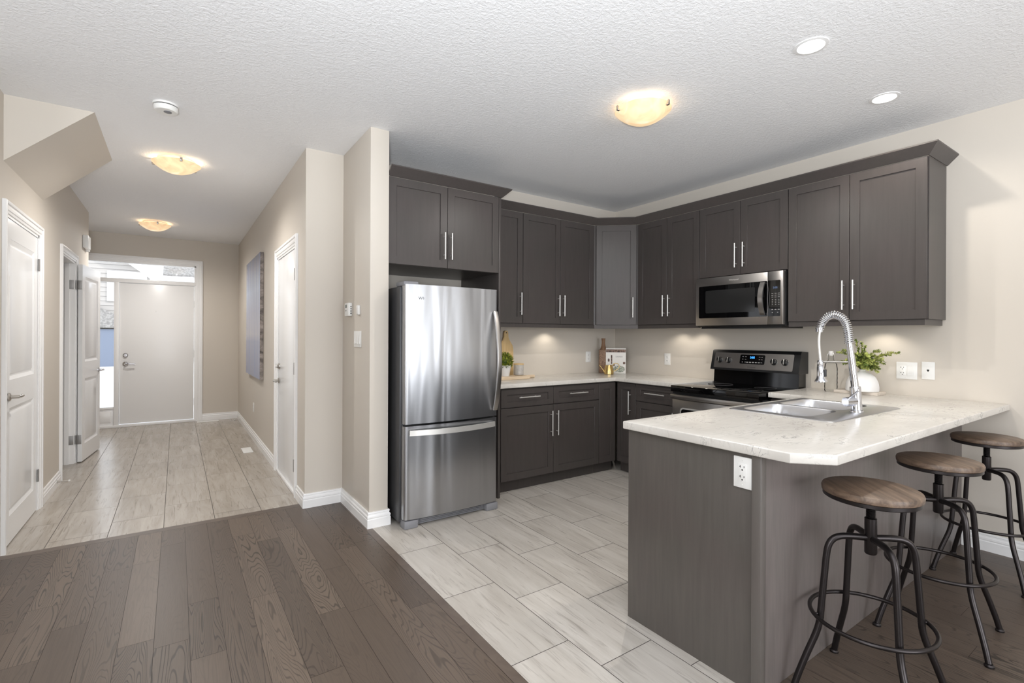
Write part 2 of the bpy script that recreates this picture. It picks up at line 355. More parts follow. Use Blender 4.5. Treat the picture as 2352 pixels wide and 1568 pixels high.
def floorquads(name, rects, mt, under, label, z=0, gap=.0017, rndmap=None, border=()):
    bm = BM(); lay = bm.loops.layers.float_color.new('rnd')
    for r in rects:
        x0, x1, y0, y1 = r
        vs = [bm.verts.new(p) for p in ((x0+gap, y0+gap, z), (x1-gap, y0+gap, z), (x1-gap, y1-gap, z), (x0+gap, y1-gap, z))]
        fc = bm.faces.new(vs); c = (random.random(), random.random(), random.random(), 1)
        for lp in fc.loops: lp[lay] = c
    for x0, x1, y0, y1 in under:
        vs = [bm.verts.new(p) for p in ((x0, y0, z-.0012), (x1, y0, z-.0012), (x1, y1, z-.0012), (x0, y1, z-.0012))]
        fc = bm.faces.new(vs); fc.material_index = 1
        lo = [bm.verts.new(p) for p in ((x0, y0, z-.1), (x1, y0, z-.1), (x1, y1, z-.1), (x0, y1, z-.1))]
        bm.faces.new(lo).material_index = 1
        for i in range(4): bm.faces.new([vs[i], vs[(i+1) % 4], lo[(i+1) % 4], lo[i]]).material_index = 1
    for x0, x1, y0, y1 in border:
        vs = [bm.verts.new(p) for p in ((x0, y0, z+.0005), (x1, y0, z+.0005), (x1, y1, z+.0005), (x0, y1, z+.0005))]
        bm.faces.new(vs).material_index = 2
    bmesh.ops.recalc_face_normals(bm, faces=bm.faces)
    for f_ in bm.faces:
        if abs(f_.normal.z) > .9 and f_.calc_center_median().z > -.05 and f_.normal.z < 0: f_.normal_flip()
    o = obj(name, bm, mt, smooth=0); tag(o, label, 'floor', kind='structure'); return o

# hardwood: planks run along y
def planks(X0, X1, Y0, Y1, x00=-.0745, wd=.1262):
    out = []; k = math.floor((X0-x00)/wd)
    while x00+k*wd < X1-1e-6:
        a = max(X0, x00+k*wd); b = min(X1, x00+(k+1)*wd); k += 1
        if b-a < .004: continue
        y = Y1; first = True
        while y > Y0:
            L = random.choice((.5, .7, .9, 1.2, 1.5))*(random.uniform(.5, 1) if first else 1); first = False
            y2 = max(Y0, y-L)
            if y2-Y0 < .25: y2 = Y0
            out.append((a, b, y2, y)); y = y2
    return out
rects = planks(-3.5, 1.062, -4, 4.022) + planks(1.062, XR, -4, .965)
floorquads('floor', rects, [M['plank'], M['seam'], M['strip']], [(-3.5, 1.107, -4, 4.09), (1.107, XR, -4, .965)],
           'dark brown oak plank floor of the living area', gap=.0008, border=[(XL, XH+.3, 4.022, 4.09), (1.062, 1.107, .965, 4.02)])
def tiles(X0, X1, Y0, Y1, x00, y00, sgn):
    out = []; k = math.floor((X0-x00)/.2995)
    while x00+k*.2995 < X1-1e-6:
        a = max(X0, x00+k*.2995); b = min(X1, x00+(k+1)*.2995); yy = y00+sgn*k*.2; yy -= math.ceil((yy-Y0)/.6)*.6
        while yy < Y1:
            c = max(Y0, yy); d = min(Y1, yy+.6); yy += .6
            if d-c > .005 and b-a > .005: out.append((a, b, c, d))
        k += 1
    return out
floorquads('floor', tiles(1.107, XR, .965, YB, 1.107, 2.21, -1), [M['tile'], M['grout']], [(1.107, XR, .965, YB)], 'pale grey striated tile floor of the kitchen')
floorquads('floor', tiles(-1.75, XH, 4.09, YF, -.067, 4.60, 1), [M['htile'], M['grout']], [(-1.75, XH, 4.09, YF+.13), ], 'beige grey tile floor of the entrance hall')

# ceiling, walls
struct('ceiling', bx(-3.62, XR+.12, -4.12, YF+.13, H, H+.12), M['ceil'], 'white stippled ceiling over kitchen and hall', 'ceiling')
bm = BM(); box(bm, XR, XR+.12, -4.12, YB+.12, -.1, H); struct('wall_right', bm, M['wall'], 'beige wall behind the stove and bar stools', 'wall', smooth=0)
bm = BM(); box(bm, XH, XR, YB, YB+.12, -.1, H); struct('wall_back', bm, M['wall'], 'beige wall behind the fridge and corner counter', 'wall', smooth=0)
bm = BM(); box(bm, 1.09, 1.222, 3.31, YB, 0, H, .003); struct('wall_inner', bm, M['wall'], 'short beige wall end left of the fridge carrying the thermostat', 'wall')
D3 = (4.33, 5.20)  # opening of closed door, hall right
bm = BM(); box(bm, XH, XH+.12, YB+.12, D3[0], -.1, H); box(bm, XH, XH+.12, D3[1], YF, -.1, H); box(bm, XH, XH+.12, *D3, 2.06, H)
struct('wall_middle', bm, M['wall'], 'beige hall wall with the blue grey canvas', 'wall', smooth=0)
D1 = (4.17, 5.035); D2 = (5.92, 6.635)
bm = BM(); WL = XL-.12
for a, b, c, d in ((3.6, D1[0], 0, H), (D1[0], D1[1], 2.05, H), (D1[1], D2[0], 0, H), (D2[0], D2[1], 2.05, H), (D2[1], 7.55, 0, H)): box(bm, WL, XL, a, b, c, d)
struct('wall_left', bm, M['wall'], 'beige hall wall with two white panelled doors', 'wall', smooth=0)
bm = BM(); box(bm, -1.87, -1.75, 5.7, YF+.13, -.1, H); box(bm, -1.75, WL, 7.43, 7.55, -.1, H); box(bm, -1.75, WL, 5.7, 5.82, -.1, H)
struct('wall_outer', bm, M['wall'], 'beige walls of the foyer nook and closet behind the open door', 'wall', smooth=0)
OX = (-1.05, .245); OZ = 2.355
bm = BM(); box(bm, -1.75, OX[0], YF, YF+.13, -.1, H); box(bm, OX[1], XH+.12, YF, YF+.13, -.1, H); box(bm, OX[0], OX[1], YF, YF+.13, OZ, H)
struct('wall_front', bm, M['wall'], 'beige wall around the front door', 'wall', smooth=0)
bm = BM(); box(bm, -3.5, WL, 3.6, 3.72, -.1, H); struct('wall_left', bm, M['wall'], 'beige wall beside the stairs', 'wall', smooth=0)
bm = BM()
for a, b, c, d in ((-4.12, -2.5, 0, H), (-2.5, .1, 0, .45), (-2.5, .1, 2.35, H), (.1, 3.72, 0, H)): box(bm, -3.62, -3.5, a, b, c, d)
struct('wall_left', bm, M['wall'], 'beige living room wall with a window', 'wall', smooth=0)
bm = BM()
for a, b, c, d in ((-3.5, -.45, 0, H), (-.45, 3.05, 2.45, H), (3.05, XR, 0, H), (-.45, 3.05, 0, .12)): box(bm, a, b, -4.12, -4.0, c, d)
struct('wall_rear', bm, M['wall'], 'beige living room wall with the wide patio window', 'wall', smooth=0)
bm = BM()
for u in (-.45, .70, 1.87, 3.01): box(bm, u, u+.04, -4.09, -4.0, .12, 2.45)
box(bm, -.45, 3.05, -4.09, -4.0, .12, .16); box(bm, -.45, 3.05, -4.09, -4.0, 2.41, 2.45)
struct('window_3', bm, M['trim'], 'white framed wide patio window', 'window')
bm = BM()
for v in (-2.5, -1.22, .06): box(bm, -3.6, -3.5, v, v+.04, .45, 2.35)
box(bm, -3.6, -3.5, -2.5, .1, .45, .49); box(bm, -3.6, -3.5, -2.5, .1, 2.31, 2.35)
struct('window_4', bm, M['trim'], 'white framed living room side window', 'window')
# sloped underside of the stairs
bm = BM(); extrude_poly(bm, [(XL-.1, 4.125, 2.352-.098), (-.43, 4.125, H+.01), (XL-.1, 4.125, H+.01)], (0, 1.05, 0))
struct('ceiling', bm, M['wall'], 'beige sloping underside of the stairs at the ceiling', 'wall', smooth=0)

# baseboards
BP = [(0, 0), (.016, 0), (.016, .058), (.0125, .062), (.0125, .066), (.0155, .07), (.0145, .08), (.009, .087), (.008, .094), (.011, .098), (.009, .107), (0, .108)]
def baseboard(side, path, label):
    bm = BM(); sweep(bm, path, BP); struct('baseboard_'+side, bm, M['trim'], label, 'baseboard', smooth=12)
baseboard('middle', [(XH, 5.30), (XH, YF)], 'white baseboard under the canvas in the hall')
baseboard('inner', [(XH, 4.235), (XH, YB), (1.09, YB), (1.09, 3.31), (1.222, 3.31), (1.222, 3.36)][::-1], 'white baseboard around the thermostat wall')
baseboard('left', [(XL, 5.12), (XL, 5.835)][::-1], 'white baseboard between the two hall doors')
baseboard('outer', [(XL, 6.72), (XL, 7.55), (-1.75, 7.55)][::-1], 'white baseboard past the open door')
baseboard('front', [(XH, YF), (.325, YF)], 'white baseboard right of the front door')
baseboard('right', [(XR, -4), (XR, .955)], 'white baseboard behind the bar stools')

# ------------------------------------------------------------------ doors and casings
CP = [(0, 0), (.0, .008), (.014, .010), (.017, .015), (.03, .017), (.034, .013), (.046, .014), (.05, .021), (.064, .022), (.07, .018), (.07, 0)]  # (across, out)
def casing(bm, fr, u0, u1, ztop, z0=0, wd=.07, left=True, right=True):
    """mitred U-shaped casing round an opening u0..u1 on the face of fr"""
    k = wd/.07; rows = []
    pts = ([(u0, z0, -1, 0)] if left else []) + [(u0, ztop, -1, 1), (u1, ztop, 1, 1)] + ([(u1, z0, 1, 0)] if right else [])
    for u, z, su, sz in pts:
        rows.append([bm.verts.new(fr.p(u+su*a*k, n, z+sz*a*k)) for a, n in CP])
    fs = []; q = len(CP)
    for a, b in zip(rows, rows[1:]):
        for j in range(q): fs.append(bm.faces.new([a[j], a[(j+1) % q], b[(j+1) % q], b[j]]))
    fs += [bm.faces.new(rows[0]), bm.faces.new(rows[-1])]
    bmesh.ops.recalc_face_normals(bm, faces=fs)
def jamb(bm, fr, u0, u1, zt, depth=.12, t=.018):
    box(bm, u0-.001, u0+t, -depth, 0.002, 0, zt, 0, fr); box(bm, u1-t, u1+.001, -depth, 0.002, 0, zt, 0, fr); box(bm, u0, u1, -depth, 0.002, zt-t, zt+.001, 0, fr)
def frustum(bm, fr, u0, u1, v0, v1, n0, n1, ins):
    P = [fr.p(u0, n0, v0), fr.p(u1, n0, v0), fr.p(u1, n0, v1), fr.p(u0, n0, v1), fr.p(u0+ins, n1, v0+ins), fr.p(u1-ins, n1, v0+ins), fr.p(u1-ins, n1, v1-ins), fr.p(u0+ins, n1, v1-ins)]
    hexa(bm, P)
def panel_leaf(bm, fr, w_, z0, z1, both=False, t=.035):
    """two-panel moulded door; face at n=0, body behind"""
    s = .095; rows = [(z0+.17, z0+.845), (z0+1.02, z1-.12)]
    def side(fr2):
        d = .011
        for a, b in ((0, s), (w_-s, w_)): box(bm, a, b, -d, 0, z0, z1, 0, fr2)
        for a, b in ((z0, rows[0][0]), (rows[0][1], rows[1][0]), (rows[1][1], z1)): box(bm, s, w_-s, -d, 0, a, b, 0, fr2)
        for a, b in rows:
            # sloped moulding then raised field
            for (p0, p1, q0, q1) in (((s, a), (w_-s, a), (s+.022, a+.022), (w_-s-.022, a+.022)), ((s, b), (w_-s, b), (s+.022, b-.022), (w_-s-.022, b-.022)), ((s, a), (s, b), (s+.022, a+.022), (s+.022, b-.022)), ((w_-s, a), (w_-s, b), (w_-s-.022, a+.022), (w_-s-.022, b-.022))):
                vs = [bm.verts.new(fr2.p(p0[0], -.001, p0[1])), bm.verts.new(fr2.p(p1[0], -.001, p1[1])), bm.verts.new(fr2.p(q1[0], -.0105, q1[1])), bm.verts.new(fr2.p(q0[0], -.0105, q0[1]))]
                bm.faces.new(vs)
            frustum(bm, fr2, s+.03, w_-s-.03, a+.03, b-.03, -d, -.0025, .018)
    box(bm, 0, w_, -t+(.011 if both else 0), -.011, z0, z1, 0, fr)
    side(fr)
    if both: side(Fr(fr.p(w_, -t, 0), -fr.U, -fr.N))
def lever(parent, fr, u, v, du, mt, name='door_handle', rose=.027):
    bm = BM(); N = fr.N
    lathe(bm, [(rose, 0), (rose, .006), (rose*.8, .01), (.011, .012), (.011, .05)], fr.p(u, 0, v), 28, N)
    a = fr.p(u, .046, v); pts = [a, fr.p(u+du*.03, .052, v), fr.p(u+du*.07, .05, v+.002), fr.p(u+du*.115, .044, v-.004)]
    tube(bm, smooth_path(pts, 5), .0085, 12)
    return obj(name, bm, mt, parent)
def hinge(parent, p, L=.09, mt=None):
    bm = BM(); cyl(bm, (p[0], p[1], p[2]-L/2), (p[0], p[1], p[2]+L/2), .0065, 12)
    return obj('hinge', bm, mt or M['hinge'], parent)
fL = Fr((XL, 0, 0), (0, 1, 0), (1, 0, 0))      # left hall wall, u = y
fR = Fr((XH, 0, 0), (0, -1, 0), (-1, 0, 0))    # right hall wall, u = -y
# door 1 : closed two-panel door at the left edge
d = thing('door_1', 'closed white two-panel door at the left edge of the photo', 'door', (XL, D1[0], 0)); d['kind'] = 'structure'
bm = BM(); panel_leaf(bm, Fr((XL-.002, D1[0]+.022, 0), (0, 1, 0), (1, 0, 0)), D1[1]-D1[0]-.044, .008, 2.028); obj('door_leaf', bm, M['white'], d, 30)
h_ = lever(d, fL, D1[0]+.085, .925, 1, M['nickel'], rose=.026)
for z in (.26, 1.83): hinge(d, (XL+.006, D1[1]-.02, z))
bm = BM(); casing(bm, fL, D1[0], D1[1], 2.05); jamb(bm, fL, D1[0], D1[1], 2.05); struct('trim_1', bm, M['trim'], 'white casing around the closed panelled door', 'trim')
# door 2 : folded open against the wall
d = thing('door_2', 'white two-panel hall door folded open beside the sidelight', 'door', (XL+.01, 6.63, 0)); d['kind'] = 'structure'
hp = Vector((XL+.03, 6.63, 0)); dirn = Vector((.105, .995, 0)).normalized(); nrm = Vector((dirn.y, -dirn.x, 0))
fd = Fr(hp + nrm*.03, dirn, nrm)
bm = BM(); panel_leaf(bm, fd, .685, .012, 2.032, both=True); obj('door_leaf', bm, M['white'], d, 30)
h_ = lever(d, fd, .62, .915, -1, M['chrome'])
for z in (.24, 1.82):
    bm = BM(); cyl(bm, (XL+.012, 6.63, z-.045), (XL+.012, 6.63, z+.045), .007, 12)
    box(bm, XL-.075, XL-.004, 6.612, 6.6165, z-.045, z+.045, .001); 
    box(bm, XL+.02, XL+.055, 6.624, 6.6275, z-.045, z+.045, .001)
    obj('hinge', bm, M['hinge'], d)
bm = BM(); casing(bm, fL, D2[0], D2[1], 2.05); jamb(bm, fL, D2[0], D2[1], 2.05)
for a in (D2[0]+.018, D2[1]-.03): box(bm, XL-.075, XL-.04, a, a+.012, 0, 2.03)
struct('trim_2', bm, M['trim'], 'white casing of the doorway with the open door', 'trim')
# door 3 : closed flush door in the right hall wall
d = thing('door_3', 'closed white flush door in the right hall wall', 'door', (XH, D3[0], 0)); d['kind'] = 'structure'
bm = BM(); box(bm, -D3[1]+.022, -D3[0]-.022, -.045, -.004, .03, 2.038, .002, fR); obj('door_leaf', bm, M['white'], d)
lever(d, fR, -D3[1]+.085, .885, 1, M['nickel'])
bm = BM(); lathe(bm, [(.03, 0), (.028, .012), (.018, .016), (.018, .02), (0, .02)], fR.p(-D3[1]+.085, -.004, 1.02), 24, fR.N); box(bm, -D3[1]+.08, -D3[1]+.09, .014, .032, 1.005, 1.035, .002, fR)
obj('deadbolt', bm, M['nickel'], d)
for z in (.24, 1.04, 1.82): hinge(d, (XH-.006, D3[0]+.02, z), .1)
bm = BM(); casing(bm, fR, -D3[1], -D3[0], 2.06, wd=.08); jamb(bm, fR, -D3[1], -D3[0], 2.06); box(bm, -D3[1], -D3[0], -.12, .012, 0, .026, .003, fR)
struct('trim_3', bm, M['trim'], 'white casing around the flush hall door', 'trim')
# front door with sidelight and transom
fF = Fr((0, YF, 0), (1, 0, 0), (0, -1, 0))
d = thing('door_4', 'white flush front door with chrome lever and deadbolt', 'door', (-.225, YF, 0)); d['kind'] = 'structure'
bm = BM(); box(bm, -.668, .218, -.06, -.015, .04, 2.052, .002, fF); obj('door_leaf', bm, M['trim'], d)
lever(d, Fr((0, YF+.015, 0), (1, 0, 0), (0, -1, 0)), -.6, .895, 1, M['chrome'], rose=.033)
bm = BM(); lathe(bm, [(.032, 0), (.03, .012), (.02, .02), (.02, .026), (0, .026)], fF.p(-.6, -.015, 1.02), 28, fF.N); obj('deadbolt', bm, M['chrome'], d)
bm = BM(); lathe(bm, [(.009, 0), (.009, .003), (.005, .004), (0, .003)], fF.p(-.245, -.015, 1.66), 16, fF.N); obj('peephole', bm, M['bright'], d)
for z in (.3, 1.03, 1.78): hinge(d, (.226, YF+.008, z), .1, M['nickel'])
bm = BM()
box(bm, .222, OX[1]+.001, -.1, 0, 0, OZ, 0, fF); box(bm, OX[0]-.001, OX[0]+.03, -.1, 0, 0, OZ, 0, fF)
box(bm, OX[0], OX[1], -.1, 0, OZ-.015, OZ+.001, 0, fF); box(bm, OX[0], OX[1], -.1, 0.004, 2.056, 2.112, .002, fF)
box(bm, -.728, -.672, -.1, 0.004, 0, 2.06, .002, fF)
box(bm, -1.02, -.728, -.07, -.02, .03, .26, .002, fF); box(bm, -1.02, -.728, -.075, -.008, .26, .29, .004, fF)
frustum(bm, fF, -.99, -.757, .07, .225, -.02, -.012, .012)
box(bm, OX[0], OX[1], -.13, .012, 0, .032, .003, fF)
casing(bm, fF, OX[0], OX[1], OZ, wd=.085)
struct('trim_4', bm, M['trim'], 'white frame of the front entrance with mullion, transom bar and casing', 'trim')
bm = BM(); box(bm, -1.02, -.728, -.055, -.049, .29, 2.056, 0, fF); struct('window_1', bm, M['glass'], 'narrow sidelight glass left of the front door', 'window', smooth=0)
bm = BM(); box(bm, -1.02, .222, -.055, -.049, 2.112, 2.34, 0, fF); struct('window_2', bm, M['glass'], 'transom glass above the front door', 'window', smooth=0)

# ------------------------------------------------------------------ outside: street and neighbour's house
struct('ground', bx(-30, 30, YF+.14, 60, -.25, -.15), M['concrete'], 'bright concrete driveway outside the front door', 'ground', smooth=0)
YH = 30
hs = thing('house', 'pale sided neighbouring house seen through the entrance glass', 'house', (-4, YH, -.15))
bm = BM(); extrude_poly(bm, [(-9, YH, -.15), (-1.1, YH, -.15), (-1.1, YH, 4.1), (-3.8, YH, 6.2), (-9, YH, 6.2)], (0, 4, 0)); obj('wall', bm, M['siding'], hs, 0)
bm = BM(); extrude_poly(bm, [(-3.9, YH-.5, 6.3), (-.65, YH-.5, 3.98), (-.65, YH-.5, 4.16), (-3.9, YH-.5, 6.52)], (0, .5, 0)); extrude_poly(bm, [(-.95, YH-.45, 3.98), (-.62, YH-.45, 3.98), (-.62, YH-.45, 4.14), (-.95, YH-.45, 4.14)], (0, .45, 0)); box(bm, -1.2, -1.04, YH-.1, YH+.02, 3.0, 3.98)
obj('roof_edge', bm, M['trim'], hs, 0)
bm = BM(); box(bm, -2.72, -1.2, YH-.06, YH, 2.9, 4.35); wf = obj('window', bm, M['trim'], hs, 0)
bm = BM(); box(bm, -2.55, -1.35, YH-.07, YH-.06, 3.02, 4.2); obj('pane', bm, M['pane'], wf, 0)
bm = BM(); extrude_poly(bm, [(-4.6, YH-1.2, 1.62), (-1.3, YH-1.2, 1.62), (-2.3, YH-.05, 2.1), (-3.4, YH-.05, 2.75), (-4.6, YH-.05, 2.75)], (0, 0, .06))
obj('roof', bm, M['shingle'], hs, 0)
bm = BM(); box(bm, -4.6, -1.25, YH-1.1, YH-.9, -.15, 1.56); obj('garage_door', bm, M['bluedoor'], hs, 0)
hs = thing('house', 'second neighbouring house whose light roof fills the right of the transom', 'house', (2.5, YH+2, -.15))
bm = BM(); box(bm, -.4, 7, YH+2.4, YH+6, -.15, 4.2); obj('wall', bm, M['siding'], hs, 0)
bm = BM(); extrude_poly(bm, [(-.6, YH+2, 4.45), (8, YH+2, 4.45), (8, YH+6, 7.4), (-.6, YH+6, 7.4)], (0, 0, .1)); obj('roof', bm, M['shingle'], hs, 0)
bm = BM(); box(bm, -.6, 8, YH+1.9, YH+2.05, 4.3, 4.45); obj('gutter', bm, M['trim'], hs, 0)

# ------------------------------------------------------------------ cabinets
HND = .16
def bar_pull(parent, fr, u, v, vert=True, L=.2, n0=.019, r=.0055):
    bm = BM(); a, b = (fr.p(u, n0+.03, v-L/2), fr.p(u, n0+.03, v+L/2)) if vert else (fr.p(u-L/2, n0+.03, v), fr.p(u+L/2, n0+.03, v))
    cyl(bm, a, b, r, 14)
    for s in (-1, 1):
        q = (u, v+s*L*.34) if vert else (u+s*L*.34, v)
        cyl(bm, fr.p(q[0], n0, q[1]), fr.p(q[0], n0+.03, q[1]), r*.75, 10)
    return obj('handle', bm, M['bright'], parent)
def shaker(name, parent, fr, u0, u1, v0, v1, hd=None, t=.019, st=.058, gap=.0016):
    """hd = (u, v, vertical, length)"""
    bm = BM(); u0 += gap; u1 -= gap; v0 += gap; v1 -= gap; d_ = .0085
    s2 = min(st, (v1-v0)*.3); s1 = min(st, (u1-u0)*.27)
    for a, b in ((u0, u0+s1), (u1-s1, u1)): box(bm, a, b, t-d_-.001, t, v0, v1, .0012, fr, 1)
    for a, b in ((v0, v0+s2), (v1-s2, v1)): box(bm, u0+s1-.0012, u1-s1+.0012, t-d_-.001, t-.00005, a, b, 0, fr)
    box(bm, u0+.0005, u1-.0005, 0.0005, t-d_, v0+.0005, v1-.0005, 0, fr)
    o = obj(name, bm, M['cab'], parent)
    if hd: bar_pull(o, fr, hd[0], hd[1], hd[2], hd[3] if len(hd) > 3 else .2, t)
    return o
def cabinet(name, label, cat, fr, u0, u1, depth, z0, z1, doors, toe=0, group=None, sides=None):
    """doors = list of (kind, u0, u1, v0, v1, handle)"""
    c = thing(name, label, cat, tuple(fr.p((u0+u1)/2, -depth/2, z0)), group)
    bm = BM(); box(bm, u0, u1, -depth, 0, z0+toe, z1, .0008, fr, 1)
    obj('body', bm, M['cab'], c)
    if toe:
        bm = BM(); box(bm, u0, u1, -depth+.02, -.05, 0, toe, 0, fr); obj('toe_kick', bm, M['cab'], c)
    for k, a, b, v0, v1, hd in doors: shaker(k, c, fr, a, b, v0, v1, hd)
    return c
ZU0, ZU1 = 1.435, 2.44
fUR = Fr((3.829, 0, 0), (0, -1, 0), (-1, 0, 0)); dUR = XR-3.829
fUB = Fr((0, 3.639, 0), (1, 0, 0), (0, -1, 0)); dUB = YB-3.639
hz = 1.61
cabinet('wall_cabinet', 'tall dark wall cabinet with two doors left of the microwave', 'cabinet', fUR, -3.335, -2.637, dUR, ZU0, ZU1,
        [('door', -3.335, -2.985, ZU0, ZU1, (-3.012, hz, True)), ('door', -2.985, -2.637, ZU0, ZU1, (-2.952, hz, True))])
cabinet('wall_cabinet', 'short dark two-door wall cabinet directly above the microwave', 'cabinet', fUR, -2.635, -1.877, dUR, 1.832, ZU1,
        [('door', -2.635, -2.257, 1.832, ZU1, (-2.29, 1.99, True)), ('door', -2.257, -1.877, 1.832, ZU1, (-2.222, 1.99, True))])
cabinet('wall_cabinet', 'wide dark wall cabinet with two doors right of the microwave', 'cabinet', fUR, -1.875, -1.04, dUR, ZU0, ZU1,
        [('door', -1.875, -1.467, ZU0, ZU1, (-1.5, hz, True)), ('door', -1.467, -1.043, ZU0, ZU1, (-1.436, hz, True))])
cabinet('wall_cabinet', 'narrow dark wall cabinet with one visible door just right of the fridge', 'cabinet', fUB, 2.176, 2.598, dUB, ZU0, ZU1,
        [('door', 2.178, 2.598, ZU0, ZU1, (2.566, hz, True))])
cabinet('wall_cabinet', 'dark wall cabinet with two doors above the bare outlet wall', 'cabinet', fUB, 2.6, 3.492, dUB, ZU0, ZU1,
        [('door', 2.6, 3.043, ZU0, ZU1, (3.012, hz, True)), ('door', 3.043, 3.478, ZU0, ZU1, (3.074, hz, True))])
# diagonal corner cabinet
A_, B_ = Vector((3.495, 3.62, 0)), Vector((3.81, 3.337, 0)); dU = (B_-A_).normalized(); dN = Vector((-abs(dU.y), -dU.x, 0)).normalized()
if dN.dot(Vector((-1, -1, 0))) < 0: dN = -dN
fD = Fr(A_ - dN*.019, dU, dN); wD = (B_-A_).length
c = thing('wall_cabinet', 'diagonal dark corner wall cabinet with a single door', 'cabinet', (3.85, 3.7, ZU0))
bm = BM(); a_ = fD.p(.0, 0, 0); b_ = fD.p(wD, 0, 0)
prism(bm, [(3.494, YB-.002), (3.494, a_.y+.004), (a_.x, a_.y), (b_.x, b_.y), (b_.x+.004, 3.337), (XR-.002, 3.337), (XR-.002, YB-.002)], ZU0, ZU1); obj('body', bm, M['cab'], c)
shaker('door', c, fD, .012, wD-.012, ZU0, ZU1, (wD-.05, hz, True))
# cabinet over the fridge with its tall end panel
fUF = Fr((0, 3.349, 0), (1, 0, 0), (0, -1, 0))
cabinet('fridge_cabinet', 'dark two-door cabinet above the fridge', 'cabinet', fUF, 1.224, 2.15, YB-3.349-.002, 1.825, 2.44,
        [('door', 1.226, 1.688, 1.825, 2.44, (1.655, 1.99, True)), ('door', 1.688, 2.148, 1.825, 2.44, (1.713, 1.99, True))])
tag(obj('end_panel', bx(2.152, 2.174, 3.335, YB-.001, 0, 2.44, .001), M['cab'], loc=(2.163, 3.65, 0)), 'tall dark panel standing between the fridge and the base cabinets', 'panel')
# crown mouldings and light valance
CR = [(0, 2.441), (.006, 2.441), (.062, 2.497), (.062, 2.505), (.052, 2.505), (0, 2.46)]
def path_thing(name, label, path, prof, cat='molding', flip=False):
    bm = BM(); sweep(bm, path, prof); return tag(obj(name, bm, M['cab'], loc=(path[0][0], path[0][1], prof[0][1])), label, cat)
runp = [(2.262, 3.62), (3.495, 3.62), (3.81, 3.337), (3.81, 1.04), (XR, 1.04)]
# 'out' must be to the left of travel: travel from the right end to the left end
path_thing('crown_molding', 'angled dark crown molding along the long run of wall cabinets', runp[::-1], CR)
path_thing('crown_molding', 'angled dark crown molding on top of the fridge cabinet', [(2.174, 3.62), (2.174, 3.33), (1.224, 3.33)], CR)
VP = [(-.03, 1.398), (-.012, 1.398), (-.012, 1.4345), (-.03, 1.4345)]
path_thing('light_valance', 'dark valance strip under the cabinets from the fridge to the microwave', [(3.81, 2.64), (3.81, 3.337), (3.495, 3.62), (2.176, 3.62)], VP, 'valance')
path_thing('light_valance', 'dark valance strip under the cabinet right of the microwave', [(XR, 1.045), (3.81, 1.045), (3.81, 1.874)], VP, 'valance')

# base cabinets
ZB1 = .882
fBB = Fr((0, 3.404, 0), (1, 0, 0), (0, -1, 0)); dBB = YB-3.404-.022
c = cabinet('base_cabinet', 'dark base cabinet with two drawers over two doors beside the fridge', 'cabinet', fBB, 2.176, 3.33, dBB, 0, ZB1,
        [('drawer', 2.212, 2.772, .718, .872, (2.49, .8, False, .22)), ('drawer', 2.772, 3.33, .718, .872, (3.05, .8, False, .22)),
         ('door', 2.212, 2.772, .105, .713, (2.74, .55, True, .22)), ('door', 2.772, 3.33, .105, .713, (2.806, .55, True, .22))], toe=.1)
c = cabinet('base_cabinet', 'dark base filler cabinet with a fixed panel in the counter corner', 'cabinet', fBB, 3.332, 3.572, dBB, 0, ZB1, [('door', 3.332, 3.55, .105, .872, None)], toe=.1)
fBR = Fr((3.579, 0, 0), (0, -1, 0), (-1, 0, 0)); dBR = XR-3.579-.022
c = cabinet('base_cabinet', 'dark base cabinet with a tall narrow door and a drawer left of the stove', 'cabinet', fBR, -3.384, -2.662, dBR, 0, ZB1,
        [('door', -3.37, -3.138, .105, .872, (-3.2, .69, True, .22)), ('drawer', -3.136, -2.664, .718, .872, (-2.9, .8, False, .22)), ('door', -3.136, -2.664, .105, .713, (-2.7, .55, True, .22))], toe=.1)
cabinet('base_cabinet', 'dark base cabinet between stove and peninsula under the spring faucet counter', 'cabinet', fBR, -1.872, -1.605, dBR, 0, ZB1, [('door', -1.872, -1.62, .105, .872, None)], toe=.1)
# peninsula base
pb = thing('peninsula_base', 'dark panelled peninsula base carrying the sink counter', 'cabinet', (2.9, 1.27, 0))
bm = BM(); box(bm, 1.782, 3.575, .985, 1.575, .1, .66, 0); box(bm, 1.782, 3.575, .985, 1.03, .66, .88, 0); box(bm, 1.782, 2.45, 1.03, 1.575, .66, .88, 0); box(bm, 3.45, 3.575, 1.03, 1.575, .66, .88, 0)
box(bm, 1.782, 3.575, .985, 1.52, 0, .1, 0); obj('body', bm, M['cab'], pb, 0)
obj('end_panel', bx(1.76, 1.781, .984, 1.592, 0, .8825, .001), M['panel'], pb)
obj('corner_post', bx(1.75, 1.786, .951, .99, 0, .8825, .0055), M['post'], pb)
obj('back_panel', bx(1.77, XR-.001, .957, .983, 0, .8825, .003), M['panel2'], pb)
fPK = Fr((0, 1.576, 0), (-1, 0, 0), (0, 1, 0))
for a in (-3.57, -3.0, -2.42): shaker('door', pb, fPK, a, a+(.57 if a < -3 else .578), .105, .872, (a+.53, .69, True, .22))

